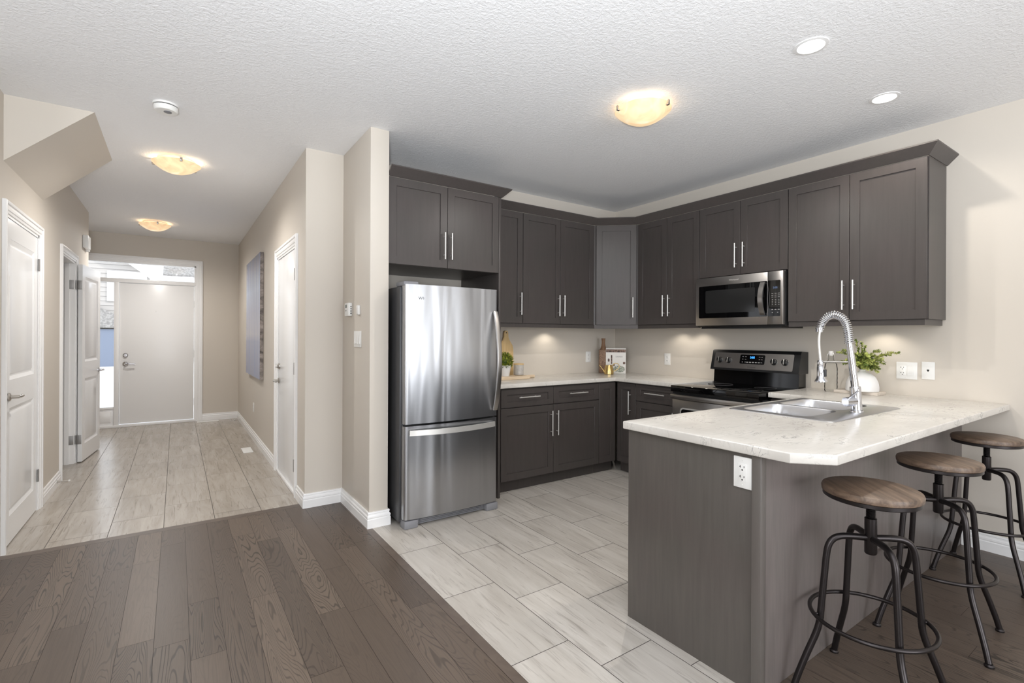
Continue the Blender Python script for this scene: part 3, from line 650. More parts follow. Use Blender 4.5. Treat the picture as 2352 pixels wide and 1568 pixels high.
# ------------------------------------------------------------------ countertops
def slab(name, label, cells, poly, z0, z1, loc, hole=None):
    bm = BM(); fs = []
    for x0, x1, y0, y1 in cells: fs.append(bm.faces.new([bm.verts.new((x, y, z1)) for x, y in ((x0, y0), (x1, y0), (x1, y1), (x0, y1))]))
    for p in poly: fs.append(bm.faces.new([bm.verts.new((x, y, z1)) for x, y in p]))
    bmesh.ops.remove_doubles(bm, verts=bm.verts, dist=1e-5)
    r = bmesh.ops.extrude_face_region(bm, geom=list(bm.faces))
    vs = [g for g in r['geom'] if isinstance(g, bmesh.types.BMVert)]
    bmesh.ops.translate(bm, verts=vs, vec=(0, 0, z0-z1))
    bmesh.ops.recalc_face_normals(bm, faces=bm.faces)
    es = [e for e in bm.edges if len(e.link_faces) == 2 and e.calc_face_angle(0) > .5 and abs(e.verts[0].co.z-e.verts[1].co.z) < 1e-4]
    bmesh.ops.bevel(bm, geom=es, offset=.005, segments=3, profile=.5, affect='EDGES')
    return tag(obj(name, bm, M['counter'], loc=loc), label, 'countertop')
ZC0, ZC = .883, .92
slab('countertop', 'pale marble look corner countertop between the fridge and the stove',
     [(2.176, 3.53, 3.365, YB-.001), (3.53, XR-.001, 3.365, YB-.001), (3.53, XR-.001, 2.648, 3.365)], [], ZC0, ZC, (3.2, 3.6, ZC0))
SX0, SX1, SY0, SY1 = 2.555, 3.33, 1.06, 1.535     # cut-out
xs = [1.84, SX0, SX1, 3.53, XR-.001]; ys = [.74, SY0, SY1, 1.605]
cells = []
for i in range(4):
    for j in range(3):
        if i == 1 and j == 1: continue
        cells.append((xs[i], xs[i+1], ys[j], ys[j+1]))
cells.append((3.53, XR-.001, 1.605, 1.872))
slab('countertop', 'pale marble look peninsula countertop with clipped corner and sink cut-out', cells,
     [[(1.736, .845), (1.84, .74), (1.84, SY0), (1.736, SY0)], [(1.736, SY0), (1.84, SY0), (1.84, SY1), (1.736, SY1)], [(1.736, SY1), (1.84, SY1), (1.84, 1.605), (1.736, 1.605)]], ZC0, ZC, (2.9, 1.1, ZC0))
# sink
sk = thing('sink', 'double bowl stainless steel sink set in the peninsula', 'sink', (2.94, 1.3, ZC))
def rrect(x0, x1, y0, y1, r, k=6):
    pts = []
    for cx, cy_, a0 in ((x1-r, y1-r, 0), (x0+r, y1-r, PI/2), (x0+r, y0+r, PI), (x1-r, y0+r, 1.5*PI)):
        for i in range(k+1): pts.append((cx+r*math.cos(a0+PI/2*i/k), cy_+r*math.sin(a0+PI/2*i/k)))
    return pts
def loopv(bm, pts, z): return [bm.verts.new((x, y, z)) for x, y in pts]
def bridge(bm, a, b):
    n = len(a); return [bm.faces.new([a[i], a[(i+1) % n], b[(i+1) % n], b[i]]) for i in range(n)]
bowls = [(2.565, 2.925, 1.165, 1.52), (2.955, 3.315, 1.165, 1.52)]
# deck plate: outer rounded outline filled around two bowl openings
bm = BM(); zt = ZC+.004
outl = loopv(bm, rrect(2.52, 3.365, 1.035, 1.56, .03), zt); edges = [bm.edges.new((outl[i], outl[(i+1) % len(outl)])) for i in range(len(outl))]
for b_ in bowls:
    il = loopv(bm, rrect(*b_, .06), zt); edges += [bm.edges.new((il[i], il[(i+1) % len(il)])) for i in range(len(il))]
bmesh.ops.triangle_fill(bm, edges=edges, use_beauty=True, use_dissolve=False)
lo = loopv(bm, rrect(2.515, 3.37, 1.03, 1.565, .033), ZC+.0005); bridge(bm, outl, lo)
bmesh.ops.recalc_face_normals(bm, faces=bm.faces)
obj('sink_deck', bm, M['sink'], sk, 50)
for b_ in bowls:
    bm = BM(); x0, x1, y0, y1 = b_; prev = None
    for ins, z in ((0, zt+.0005), (.004, zt-.006), (.008, zt-.05), (.012, zt-.15), (.03, zt-.175), (.06, zt-.18)):
        lp = loopv(bm, rrect(x0+ins, x1-ins, y0+ins, y1-ins, max(.02, .06-ins*.4)), z)
        if prev: bridge(bm, prev, lp)
        prev = lp
    bm.faces.new(prev); bmesh.ops.recalc_face_normals(bm, faces=bm.faces)
    for f_ in bm.faces: f_.normal_flip()
    o = obj('bowl', bm, M['sink'], sk, 50)
    bm = BM(); lathe(bm, [(.042, 0), (.042, .003), (.03, .004), (.02, .001), (0, .001)], ((x0+x1)/2, (y0+y1)/2, zt-.18), 24); obj('drain', bm, M['chrome'], o)

# ------------------------------------------------------------------ faucet
fx = 2.965
ft = thing('faucet', 'chrome spring pull-down kitchen faucet at the sink', 'faucet', (fx, 1.105, ZC+.004))
bm = BM(); lathe(bm, [(.032, 0), (.031, .008), (.0255, .011), (.0255, .13), (.024, .134)], (fx, 1.103, ZC+.004), 32, (0, .06, 1)); obj('faucet_body', bm, M['chrome'], ft)
b0 = Vector((fx, 1.111, 1.05)); b1 = Vector((fx, 1.139, 1.285))
bm = BM(); cyl(bm, b0, b0+(b1-b0)*.74, .0175, 24); 
for k in range(12): cyl(bm, b0+(b1-b0)*(.74+.02*k), b0+(b1-b0)*(.752+.02*k), .0165, 20)
cyl(bm, b0+(b1-b0)*.74, b1, .0145, 20); obj('riser', bm, M['chrome'], ft)
arc = smooth_path([(fx, 1.139, 1.285), (fx, 1.145, 1.345), (fx, 1.158, 1.4), (fx, 1.185, 1.432), (fx, 1.217, 1.443), (fx, 1.25, 1.43), (fx, 1.276, 1.397), (fx, 1.286, 1.36)], 10)
bm = BM(); tube(bm, arc, .009, 12); tube(bm, smooth_path([(fx, 1.286, 1.36), (fx, 1.29, 1.3), (fx, 1.287, 1.24), (fx, 1.281, 1.175)], 6), .0078, 12); obj('hose', bm, M['bright'], ft)
bm = BM(); L_ = [0]
for a, b in zip(arc, arc[1:]): L_.append(L_[-1]+(b-a).length)
tot = L_[-1]; turns = 31; hp_ = []
for i in range(turns*12+1):
    s = tot*i/(turns*12); j = max(k for k in range(len(L_)) if L_[k] <= s+1e-9); j = min(j, len(arc)-2)
    t_ = (s-L_[j])/max(1e-9, L_[j+1]-L_[j]); p = arc[j].lerp(arc[j+1], t_); d_ = (arc[min(j+2, len(arc)-1)]-arc[j]).normalized()
    n1 = Vector((1, 0, 0)); n2 = d_.cross(n1).normalized(); an = 2*PI*i/12; hp_.append(p+n1*.0195*math.cos(an)+n2*.0195*math.sin(an))
tube(bm, hp_, .003, 8); obj('spring', bm, M['chrome'], ft, 60)
bm = BM(); cyl(bm, (fx, 1.287, 1.348), (fx, 1.286, 1.37), .0175, 20); obj('spring_collar', bm, M['chrome'], ft)
bm = BM(); lathe(bm, [(.013, .12), (.016, .112), (.0165, .09), (.0155, .088), (.018, .084), (.02, .04), (.0225, .02), (.031, .008), (.031, .0), (.022, -.003), (0, -.003)], (fx, 1.277, 1.07), 28, (0, .04, 1)); sp = obj('spray_head', bm, M['chrome'], ft)
bm = BM(); box(bm, fx-.006, fx+.006, 1.25, 1.262, 1.1, 1.14, .003); obj('spray_button', bm, M['dsteel'], sp)
bm = BM(); tube(bm, [(fx, 1.135, 1.187), (fx, 1.262, 1.182)], .0055, 12); obj('support_arm', bm, M['nickel'], ft)
bm = BM(); cyl(bm, (fx-.01, 1.108, .982), (fx-.058, 1.135, .978), .024, 28); cyl(bm, (fx-.045, 1.13, .992), (fx-.07, 1.07, 1.042), .0048, 10); obj('lever', bm, M['chrome'], ft)

# ------------------------------------------------------------------ refrigerator
fg = thing('refrigerator', 'stainless bottom-freezer refrigerator between the wall end and the dark cabinets', 'refrigerator', (1.65, 3.5, 0))
obj('body', bx(1.262, 2.03, 3.205, 3.93, .035, 1.655, .006), M['dsteel'], fg)
def curved_door(z0, z1, name, bulge=.018):
    bm = BM(); x0, x1, yb, yf, r = 1.275, 2.022, 3.198, 3.142, .022; pts = []
    for k in range(7):
        a = PI+PI/2*k/6; pts.append((x0+r+r*math.cos(a), yf+r+r*math.sin(a)))
    for k in range(1, 16):
        t_ = k/16; x = x0+r+(x1-x0-2*r)*t_; pts.append((x, yf-bulge*math.sin(PI*t_)))
    for k in range(7):
        a = 1.5*PI+PI/2*k/6; pts.append((x1-r+r*math.cos(a), yf+r+r*math.sin(a)))
    pts += [(x1, yb), (x0, yb)]
    prism(bm, pts, z0, z1); return obj(name, bm, M['steel'], fg, 35)
dr = curved_door(.712, 1.668, 'door'); fz = curved_door(.062, .698, 'freezer_drawer')
text('brand_lettering', 'Whirlpool', .03, M['dkprint'], dr, (1.432, 3.133, 1.574), (1, -.04, 0), (-.04, -1, 0), .0006)
def strap(pts, wv, th, wdir, name, parent, mt):
    """flat bar swept through pts; wdir = width direction"""
    bm = BM(); wd = Vector(wdir).normalized(); rings = []
    for i, p in enumerate(pts):
        t_ = (Vector(pts[min(i+1, len(pts)-1)])-Vector(pts[max(i-1, 0)])).normalized(); n_ = t_.cross(wd).normalized(); p = Vector(p)
        rings.append([bm.verts.new(p+wd*a*wv/2+n_*b*th/2) for a, b in ((-1, -1), (-.8, -1.15), (.8, -1.15), (1, -1), (1, 1), (-1, 1))])
    for a, b in zip(rings, rings[1:]):
        for j in range(6): bm.faces.new([a[j], a[(j+1) % 6], b[(j+1) % 6], b[j]])
    bm.faces.new(rings[0]); bm.faces.new(rings[-1]); bmesh.ops.recalc_face_normals(bm, faces=bm.faces)
    return obj(name, bm, mt, parent)
pts = [(1.99, 3.128-.062*math.sin(PI*k/18)**.8, .76+.74*k/18) for k in range(19)]
strap(pts, .034, .014, (1, 0, 0), 'handle', dr, M['steel2'])
pts = [(1.305+.68*k/18, 3.126-.055*math.sin(PI*k/18)**.8, .655) for k in range(19)]
strap(pts, .036, .014, (0, 0, 1), 'handle', fz, M['bright'])
bm = BM(); box(bm, 1.268, 1.38, 3.15, 3.3, 1.656, 1.69, .012); obj('hinge_cover', bm, M['gplast'], fg)
bm = BM(); box(bm, 1.29, 2.01, 3.19, 3.206, .05, 1.66); obj('gasket', bm, M['blackm'], fg)
bm = BM(); box(bm, 1.37, 1.93, 3.18, 3.2, .005, .06, .002)
for k in range(4): box(bm, 1.4, 1.9, 3.174, 3.181, .014+.011*k, .018+.011*k)
obj('toe_grille', bm, M['gplast'], fg)
for a in (1.275, 1.925): obj('foot', bx(a, a+.1, 3.135, 3.22, 0, .055, .008), M['gplast'], fg)

# ------------------------------------------------------------------ range
rg = thing('stove', 'black and stainless electric range with a lit blue clock', 'stove', (3.75, 2.26, 0))
RY0, RY1 = 1.882, 2.64
obj('body', bx(3.48, 4.14, RY0+.004, RY1-.004, .02, .86), M['dsteel'], rg)
bm = BM(); box(bm, 3.425, 4.03, RY0, RY1, .862, .914, .006); obj('cooktop', bm, M['bglass'], rg)
for x, y, r in ((3.62, 2.07, .1), (3.62, 2.46, .08), (3.86, 2.07, .08), (3.86, 2.46, .1)):
    bm = BM(); lathe(bm, [(r, 0), (r, .0004), (r-.003, .0004), (r-.003, 0)], (x, y, .9141), 48, cap=False); obj('burner_ring', bm, M['dkprint'], rg)
obj('manifold', bx(3.45, 3.5, RY0+.006, RY1-.006, .845, .864), M['blackm'], rg)
od = obj('oven_door', bx(3.44, 3.48, RY0+.006, RY1-.006, .27, .8, .006), M['steel2'], rg)
bm = BM()
def plate(bm, fr, u0, u1, v0, v1, n0, n1, r, k=6):
    pts = rrect(u0, u1, v0, v1, r, k); a = [bm.verts.new(fr.p(u, n1, v)) for u, v in pts]; b = [bm.verts.new(fr.p(u, n0, v)) for u, v in pts]
    bm.faces.new(a); bridge(bm, a, b); bm.faces.new(b); bmesh.ops.recalc_face_normals(bm, faces=bm.faces)
fSt = Fr((3.44, 0, 0), (0, -1, 0), (-1, 0, 0))
plate(bm, fSt, -2.555, -1.967, .36, .735, 0, .003, .03); obj('window_trim', bm, M['bright'], od)
bm = BM(); plate(bm, fSt, -2.543, -1.979, .372, .723, 0, .0045, .022); obj('window_glass', bm, M['bglass'], od)
bm = BM(); box(bm, -RY1+.01, -RY0-.01, .02, .034, .806, .842, .005, fSt)
for u in (-RY1+.04, -RY0-.06): box(bm, u, u+.02, 0, .022, .812, .836, .002, fSt)
obj('handle', bm, M['steel2'], od)
obj('drawer', bx(3.445, 3.48, RY0+.006, RY1-.006, .05, .26, .006), M['steel2'], rg)
# back guard: slanted console standing on a dark riser
bm = BM(); extrude_poly(bm, [(4.02, RY0+.012, .9), (4.135, RY0+.012, .9), (4.135, RY0+.012, 1.03), (4.03, RY0+.012, 1.03)], (0, RY1-RY0-.024, 0)); obj('riser', bm, M['black'], rg)
bgm = BM(); g0, g1 = Vector((3.985, 0, 1.03)), Vector((4.03, 0, 1.198)); sv = (g1-g0).normalized(); sn = Vector((-sv.z, 0, sv.x))
extrude_poly(bgm, [(g0.x, RY0-.004, g0.z), (4.14, RY0-.004, g0.z), (4.14, RY0-.004, 1.2), (g1.x+.01, RY0-.004, 1.206), (g1.x, RY0-.004, g1.z)], (0, RY1-RY0+.004, 0)); gd = obj('console', bgm, M['blackm'], rg)
def cp(y, s, n): q = g0 + sv*s + sn*n; return Vector((q.x, y, q.z))
class FrS:
    U = Vector((0, -1, 0)); N = sn
    def p(s, u, n, v): return cp(-u, v, n)
fs_ = FrS()
bm = BM(); plate(bm, fs_, -RY1+.03, -RY0-.045, .018, .155, 0, .002, .008); obj('control_panel', bm, M['steel2'], gd)
bm = BM(); plate(bm, fs_, -2.37, -2.155, .062, .142, 0, .005, .01); dp = obj('display', bm, M['black'], gd)
tm = text('clock_digits', '3:05', .024, M['blue'], dp, cp(2.262, .118, .0055), (0, -1, 0), sn, .0004)
for u in (2.345, 2.32, 2.2, 2.18):
    for v in (.075, .1, .122): obj('button', bx(-u-.006, -u+.006, .005, .0056, v, v+.004, 0, fs_), M['grey'], dp, 0)
for k in range(5): obj('button', bx(-2.31+.025*k, -2.293+.025*k, .005, .0056, .072, .08, 0, fs_), M['grey'], dp, 0)
text('brand_lettering', 'Whirlpool', .017, M['dkprint'], gd, cp(2.262, .035, .0024), (0, -1, 0), sn, .0003)
for y in (2.556, 2.472, 2.078, 1.99):
    bm = BM(); lathe(bm, [(.026, 0), (.026, .004), (.022, .006), (.021, .024), (.018, .027), (0, .027)], cp(y, .088, .002), 28, sn)
    kn = obj('knob', bm, M['blackm'], gd)
    bm = BM(); box(bm, -y-.0035, -y+.0035, .02, .034, .088-.021, .088+.021, .002, fs_); obj('knob_grip', bm, M['nickel'], kn)

# ------------------------------------------------------------------ microwave
mw = thing('microwave', 'stainless over-the-range microwave with a bowed handle', 'microwave', (3.9, 2.255, 1.41))
fM = Fr((3.755, 0, 0), (0, -1, 0), (-1, 0, 0)); MY0, MY1 = 1.882, 2.634
obj('body', bx(3.79, XR-.002, MY0, MY1, 1.405, 1.826, .002), M['blackm'], mw)
md = obj('door', bx(-MY1+.002, -2.0, -.034, 0, 1.415, 1.822, .004, fM), M['steel2'], mw)
bm = BM(); plate(bm, fM, -2.6, -2.002, 1.478, 1.752, 0, .002, .008); obj('window_glass', bm, M['bglass'], md)
bm = BM(); plate(bm, fM, -2.535, -2.1, 1.52, 1.712, .002, .0024, .01); obj('viewing_window', bm, M['hole2'], md)
bm = BM(); box(bm, -1.998, -MY0-.001, -.034, 0, 1.415, 1.822, .004, fM); cpn = obj('control_side', bm, M['steel2'], mw)
bm = BM(); plate(bm, fM, -1.998, -MY0-.02, 1.478, 1.752, 0, .002, .008); obj('keypad_glass', bm, M['bglass'], cpn)
for r_ in range(4):
    for k in range(3): obj('key', bx(-1.966+.024*k, -1.957+.024*k, .002, .0026, 1.565+.0125*r_, 1.569+.0125*r_, 0, fM), M['grey'], cpn, 0)
for r_ in range(3):
    for k in range(3): obj('key', bx(-1.969+.024*k, -1.955+.024*k, .002, .0026, 1.622+.014*r_, 1.626+.014*r_, 0, fM), M['grey'], cpn, 0)
for k in range(3): obj('key', bx(-1.969+.024*k, -1.955+.024*k, .002, .0026, 1.527, 1.532, 0, fM), M['grey'], cpn, 0)
for k in (0, 2): obj('key', bx(-1.966+.02*k, -1.957+.02*k, .002, .0026, 1.504, 1.51, 0, fM), M['grey'], cpn, 0)
bm = BM(); box(bm, -1.968, -1.915, .002, .0026, 1.683, 1.707, 0, fM); ds = obj('display', bm, M['hole2'], cpn)
text('clock_digits', '3:05', .02, M['dimblue'], ds, fM.p(-1.94, .003, 1.695), (0, -1, 0), (-1, 0, 0), .0003)
text('brand_lettering', 'Whirlpool', .02, M['bright'], md, fM.p(-2.28, .0005, 1.787), (0, -1, 0), (-1, 0, 0), .0004)
pts = [tuple(fM.p(-2.03, .012+.042*math.sin(PI*k/16)**.8, 1.492+.248*k/16)) for k in range(17)]
strap(pts, .036, .012, (0, 1, 0), 'handle', md, M['steel2'])
bm = BM(); box(bm, 3.80, XR-.03, MY0+.03, MY1-.03, 1.39, 1.406); obj('vent_grille', bm, M['blackm'], mw)

# ------------------------------------------------------------------ bar stools
def make_stool():
    t = thing('bar_stool', '', 'stool', (0, 0, 0), 'round wooden bar stools at the peninsula')
    bm = BM(); lathe(bm, [(0, .742), (.149, .742), (.153, .745), (.1545, .758), (.151, .766), (.143, .7695), (0, .77)], seg=72); st_ = obj('seat', bm, M['seat'], t)
    bm = BM(); lathe(bm, [(0, .727), (.146, .727), (.15, .73), (.15, .742), (0, .742)], seg=64); obj('seat_ring', bm, M['iron'], t)
    bm = BM(); cyl(bm, (0, 0, .6), (0, 0, .728), .0125, 24)
    for k in range(16): lathe(bm, [(.0125, 0), (.0155, .0018), (.0125, .0036)], (0, 0, .652+k*.0042), 24, cap=False)
    obj('screw', bm, M['iron'], t)
    bm = BM(); lathe(bm, [(.0, .525), (.017, .525), (.0195, .529), (.0195, .655), (.017, .657), (.0, .657)], seg=24)
    tube(bm, [(.018, -.012, .585), (.045, -.03, .598), (.062, -.035, .64)], .005, 10); obj('hub', bm, M['iron'], t)
    for k in range(4):
        a = PI/2*k; c_, s_ = math.cos(a), math.sin(a)
        prof = [(.015, .583), (.06, .585), (.1, .583), (.127, .571), (.143, .545), (.15, .505), (.155, .45), (.162, .37), (.168, .3), (.172, .262), (.185, .215), (.215, .14), (.243, .065), (.26, .012)]
        bm = BM(); tube(bm, smooth_path([(r*c_, r*s_, z) for r, z in prof], 6), .0115, 16)
        lathe(bm, [(.016, 0), (.0165, .006), (.012, .012)], (.262*c_, .262*s_, 0), 20); obj('leg', bm, M['iron'], t)
        bm = BM(); cyl(bm, (.158*c_, .158*s_, .292), (.185*c_, .185*s_, .289), .0045, 10); obj('bolt', bm, M['iron'], t)
    bm = BM(); tube(bm, [(.190*math.cos(2*PI*i/72), .190*math.sin(2*PI*i/72), .287) for i in range(72)], .0075, 12, closed=True); obj('foot_ring', bm, M['iron'], t)
    return t
s0 = make_stool()
def dup(root, loc, rz, label, name=None):
    r = root.copy(); COL.objects.link(r); r.location = loc; r.rotation_euler = (0, 0, rz); r['label'] = label
    for ch in list(root.children):
        c = ch.copy(); COL.objects.link(c); c.parent = r
        for g in ch.children:
            d_ = g.copy(); COL.objects.link(d_); d_.parent = c
    return r
s0.location = (2.103, .736, 0); s0.rotation_euler = (0, 0, math.radians(47)); s0['label'] = 'round wooden bar stool nearest the clipped counter corner, front of the row'
dup(s0, (2.857, .738, 0), math.radians(51), 'round wooden bar stool in the middle of the row of three')
dup(s0, (3.745, .758, 0), math.radians(45), 'round wooden bar stool nearest the beige wall, farthest of the row')

# ------------------------------------------------------------------ wall plates
def receptacle(t, fr, u, v, deco=False):
    bm = BM()
    if deco: box(bm, u-.0165, u+.0165, .005, .0075, v-.034, v+.034, .001, fr)
    else:
        for s in (-1, 1): plate(bm, fr, u-.0165, u+.0165, v+s*.0195-.014, v+s*.0195+.014, .005, .0075, .008, 4)
    r = obj('receptacle', bm, M['plast'], t)
    bm = BM()
    for s in (-1, 1):
        c = v+s*.0185
        box(bm, u-.0085, u-.0062, .0075, .0079, c-.001, c+.008, 0, fr); box(bm, u+.006, u+.0085, .0075, .0079, c, c+.007, 0, fr)
        if deco: box(bm, u-.0115, u-.0085, .0075, .0079, c+.0025, c+.0048, 0, fr)
        plate(bm, fr, u-.0028, u+.0028, c-.011, c-.0055, .0075, .0079, .0025, 3)
    obj('slots', bm, M['hole'], r, 0)
def wplate(name, label, cat, fr, u, v, w_=.07, h_=.115, kinds=('outlet',), group=None):
    t = thing(name, label, cat, tuple(fr.p(u, 0, v)), group)
    bm = BM(); box(bm, u-w_/2, u+w_/2, 0, .006, v-h_/2, v+h_/2, .002, fr); pl = obj('plate', bm, M['plast'], t)
    n = len(kinds)
    for i, k in enumerate(kinds):
        uu = u + (i-(n-1)/2)*.046
        if k in ('outlet', 'deco'): receptacle(t, fr, uu, v, k == 'deco')
        elif k == 'switch':
            bm = BM(); P = [fr.p(uu-.0165, .005, v-.033), fr.p(uu+.0165, .005, v-.033), fr.p(uu+.0165, .005, v+.033), fr.p(uu-.0165, .005, v+.033),
                            fr.p(uu-.016, .011, v-.0325), fr.p(uu+.016, .011, v-.0325), fr.p(uu+.016, .0065, v+.0325), fr.p(uu-.016, .0065, v+.0325)]
            hexa(bm, P); obj('switch', bm, M['plast'], t)
        elif k == 'jack':
            bm = BM(); box(bm, uu-.006, uu+.006, .006, .0066, v-.001, v+.008, 0, fr); box(bm, uu-.003, uu+.003, .006, .0066, v-.006, v, 0, fr); obj('jack', bm, M['hole'], t)
    bm = BM()
    for s in (-1, 1): lathe(bm, [(.0028, 0), (.0022, .001), (0, .001)], fr.p(u, .006, v+s*(h_/2-.012)), 12, fr.N)
    obj('screw', bm, M['plast'], t); return t
fEP = Fr((1.76, 0, 0), (0, -1, 0), (-1, 0, 0)); fWR = Fr((XR, 0, 0), (0, -1, 0), (-1, 0, 0)); fWB = Fr((0, YB, 0), (1, 0, 0), (0, -1, 0)); fTS = Fr((1.09, 0, 0), (0, -1, 0), (-1, 0, 0))
wplate('outlet', 'white outlet on the dark end panel of the peninsula', 'outlet', fEP, -1.026, .808, .071, .117, ('deco',))
wplate('outlet', 'white outlet on the wall behind the corner counter, left of the brown bottle', 'outlet', fWB, 3.735, 1.094, .072, .117)
wplate('outlet', 'white outlet on the stove wall between the cookbook and the stove', 'outlet', fWR, -3.24, 1.09, .072, .117)
wplate('outlet', 'white double wall plate with an outlet and a switch right of the potted sprigs', 'outlet', fWR, -1.246, 1.092, .117, .117, ('deco', 'switch'))
wplate('phone_jack', 'small white wall plate with a phone jack above the counter end', 'phone jack', fWR, -1.129, 1.098, .07, .117, ('jack',))
wplate('light_switch', 'white triple switch plate below the thermostat', 'light switch', fTS, -3.575, 1.29, .165, .117, ('switch', 'switch', 'switch'))
wplate('light_switch', 'small white switch beside the canvas in the hall', 'light switch', fR, -7.72, 1.3, .07, .115, ('switch',))
wplate('outlet', 'white outlet low on the hall wall under the canvas', 'outlet', fR, -6.95, .405, .07, .115)
t = thing('thermostat', 'white wall thermostat with a small grey display', 'thermostat', (1.075, 3.765, 1.512))
bm = BM(); box(bm, -3.82, -3.715, 0, .03, 1.462, 1.562, .006, fTS); obj('body', bm, M['plast'], t)
obj('display', bx(-3.795, -3.755, .03, .0306, 1.525, 1.548, 0, fTS), M['lcd'], t)
bm = BM()
for k in range(5): box(bm, -3.715, -3.7144, .005, .016, 1.478+.013*k, 1.483+.013*k, 0, fTS)
box(bm, -3.79, -3.765, .03, .0304, 1.5, 1.505, 0, fTS); obj('vent_slots', bm, M['hole'], t)
tag(obj('remote_holder', bx(-3.56, -3.52, 0, .018, 1.466, 1.534, .004, fTS), M['plast'], loc=(1.08, 3.54, 1.5)), 'small narrow white wall sensor right of the thermostat', 'sensor')
t = thing('door_chime', 'beige white door chime box high on the left hall wall', 'door chime', (XL+.03, 7.2, 2.35))
obj('cover', bx(7.1, 7.28, 0, .05, 2.27, 2.41, .008, fL), M['plast'], t)
bm = BM(); box(bm, 7.29, 7.33, 0, .04, 2.25, 2.3, .01, fL); obj('sensor', bm, M['plast'], t)
# smoke alarm
t = thing('smoke_alarm', 'round white smoke alarm on the ceiling at the hall entrance', 'smoke alarm', (-.06, 3.73, H))
bm = BM(); lathe(bm, [(0, 0), (.068, 0), (.068, -.012), (.0, -.012)], (-.06, 3.73, H-.0005), 48); obj('base', bm, M['plast'], t)
bm = BM(); lathe(bm, [(.06, -.012), (.06, -.017)], (-.06, 3.73, H), 48); obj('vent_slot', bm, M['hole'], t)
bm = BM(); lathe(bm, [(0, -.017), (.064, -.017), (.064, -.038), (.058, -.046), (.025, -.048), (0, -.048)], (-.06, 3.73, H), 48); obj('cover', bm, M['plast'], t)
bm = BM(); lathe(bm, [(.021, -.047), (.021, -.0505), (.012, -.052), (0, -.052)], (-.05, 3.72, H), 24); obj('test_button', bm, M['gplast'], t)
# floor registers and door stops
for (x, y, l_) in ((.67, 6.32, 'pale floor register near the right wall of the hall'), (.4, 8.75, 'pale floor register under the front wall')):
    bm = BM(); a, b = (.05, .14) if y < 8 else (.14, .05)
    box(bm, x-a, x+a, y-b, y+b, 0, .006, .002)
    for k in range(9):
        if y < 8: box(bm, x-a*.8, x+a*.8, y-b*.85+.028*k, y-b*.85+.034*k*.9+.006, .006, .0075)
    tag(obj('floor_register', bm, M['plast'], loc=(x, y, 0)), l_, 'vent')
for (x, y, sx, l_) in ((XL+.015, 5.66, 1, 'small spring door stop on the left hall baseboard'), (XH-.015, 8.35, -1, 'small spring door stop on the right hall baseboard')):
    t = thing('door_stop', l_, 'door stop', (x, y, .05)); bm = BM(); cyl(bm, (x, y, .05), (x+sx*.075, y, .05), .006, 12); lathe(bm, [(.012, 0), (.012, .005)], (x, y, .05), 16, (sx, 0, 0)); obj('spring', bm, M['nickel'], t)
    bm = BM(); cyl(bm, (x+sx*.074, y, .05), (x+sx*.086, y, .05), .008, 12); obj('tip', bm, M['plast'], t)
# canvas
t = thing('wall_canvas', 'wide blue grey canvas picture with dark edges on the right hall wall', 'picture', (XH-.02, 6.78, 1.53))
bm = BM(); box(bm, -7.42, -6.14, .038, .0395, .815, 2.25, 0, fR); obj('print', bm, M['art'], t, 0)
bm = BM(); box(bm, -7.42, -6.14, .002, .038, .815, 2.25, 0, fR); obj('edge', bm, M['artside'], t, 0)

# ------------------------------------------------------------------ ceiling lamps
def flush_light(x, y, label, watts, bulbs, R=.17, down=150):
    t = thing('ceiling_light', label, 'ceiling light', (x, y, H), 'amber glass flush ceiling lights')
    bm = BM(); lathe(bm, [(0, 0), (R*.72, 0), (R*.74, -.012), (R*.7, -.022), (0, -.022)], (x, y, H-.0005), 48); obj('ceiling_plate', bm, M['trim'], t)
    bm = BM(); N_ = 14; out = []; inn = []
    for k in range(N_+1):
        a = k/N_; r = R*a; z = -.112+.078*(a**2.1); out.append((r, z)); inn.append((max(0, r-.002), z+.004))
    lathe(bm, out + inn[::-1], (x, y, H), 56, cap=False); obj('glass_shade', bm, M['dome'], t)
    for k in range(3):
        a = 2*PI*k/3+.7; c_, s_ = math.cos(a), math.sin(a); bm = BM(); fr_ = Fr((x, y, H), (-s_, c_, 0), (c_, s_, 0))
        box(bm, -.008, .008, R*.68, R+.004, -.03, -.026, 0, fr_); box(bm, -.008, .008, R, R+.006, -.046, -.02, .001, fr_); box(bm, -.008, .008, R-.012, R+.004, -.05, -.045, 0, fr_)
        obj('clip', bm, M['nickel'], t)
    for k, (dx, dy) in enumerate(bulbs):
        bm = BM(); lathe(bm, [(0, -.026), (.02, -.018), (.026, 0), (.02, .018), (0, .026)], (x+dx, y+dy, H-.055), 20); obj('bulb', bm, M['bulb'], t)
        light('bulb_light', 'POINT', (x+dx*1.3, y+dy*1.3, H-.052), watts, (1, .86, .66), shadow_soft_size=.015)
    light('lamp_light', 'SPOT', (x, y, H-.116), down, (1, .965, .925), (0, 0, 0), spot_size=math.radians(172), spot_blend=.95, shadow_soft_size=.0)
flush_light(2.375, 2.045, 'amber glass ceiling light over the kitchen floor', 2.2, [(.045, .04), (-.045, -.04)], down=46)
flush_light(-.004, 4.87, 'amber glass ceiling light nearer the camera in the hall', 1.3, [(.07, -.02), (-.07, .02)], down=62)
flush_light(-.23, 7.72, 'amber glass ceiling light closer to the front door', 1.3, [(.06, .0), (-.06, .0)], down=62)
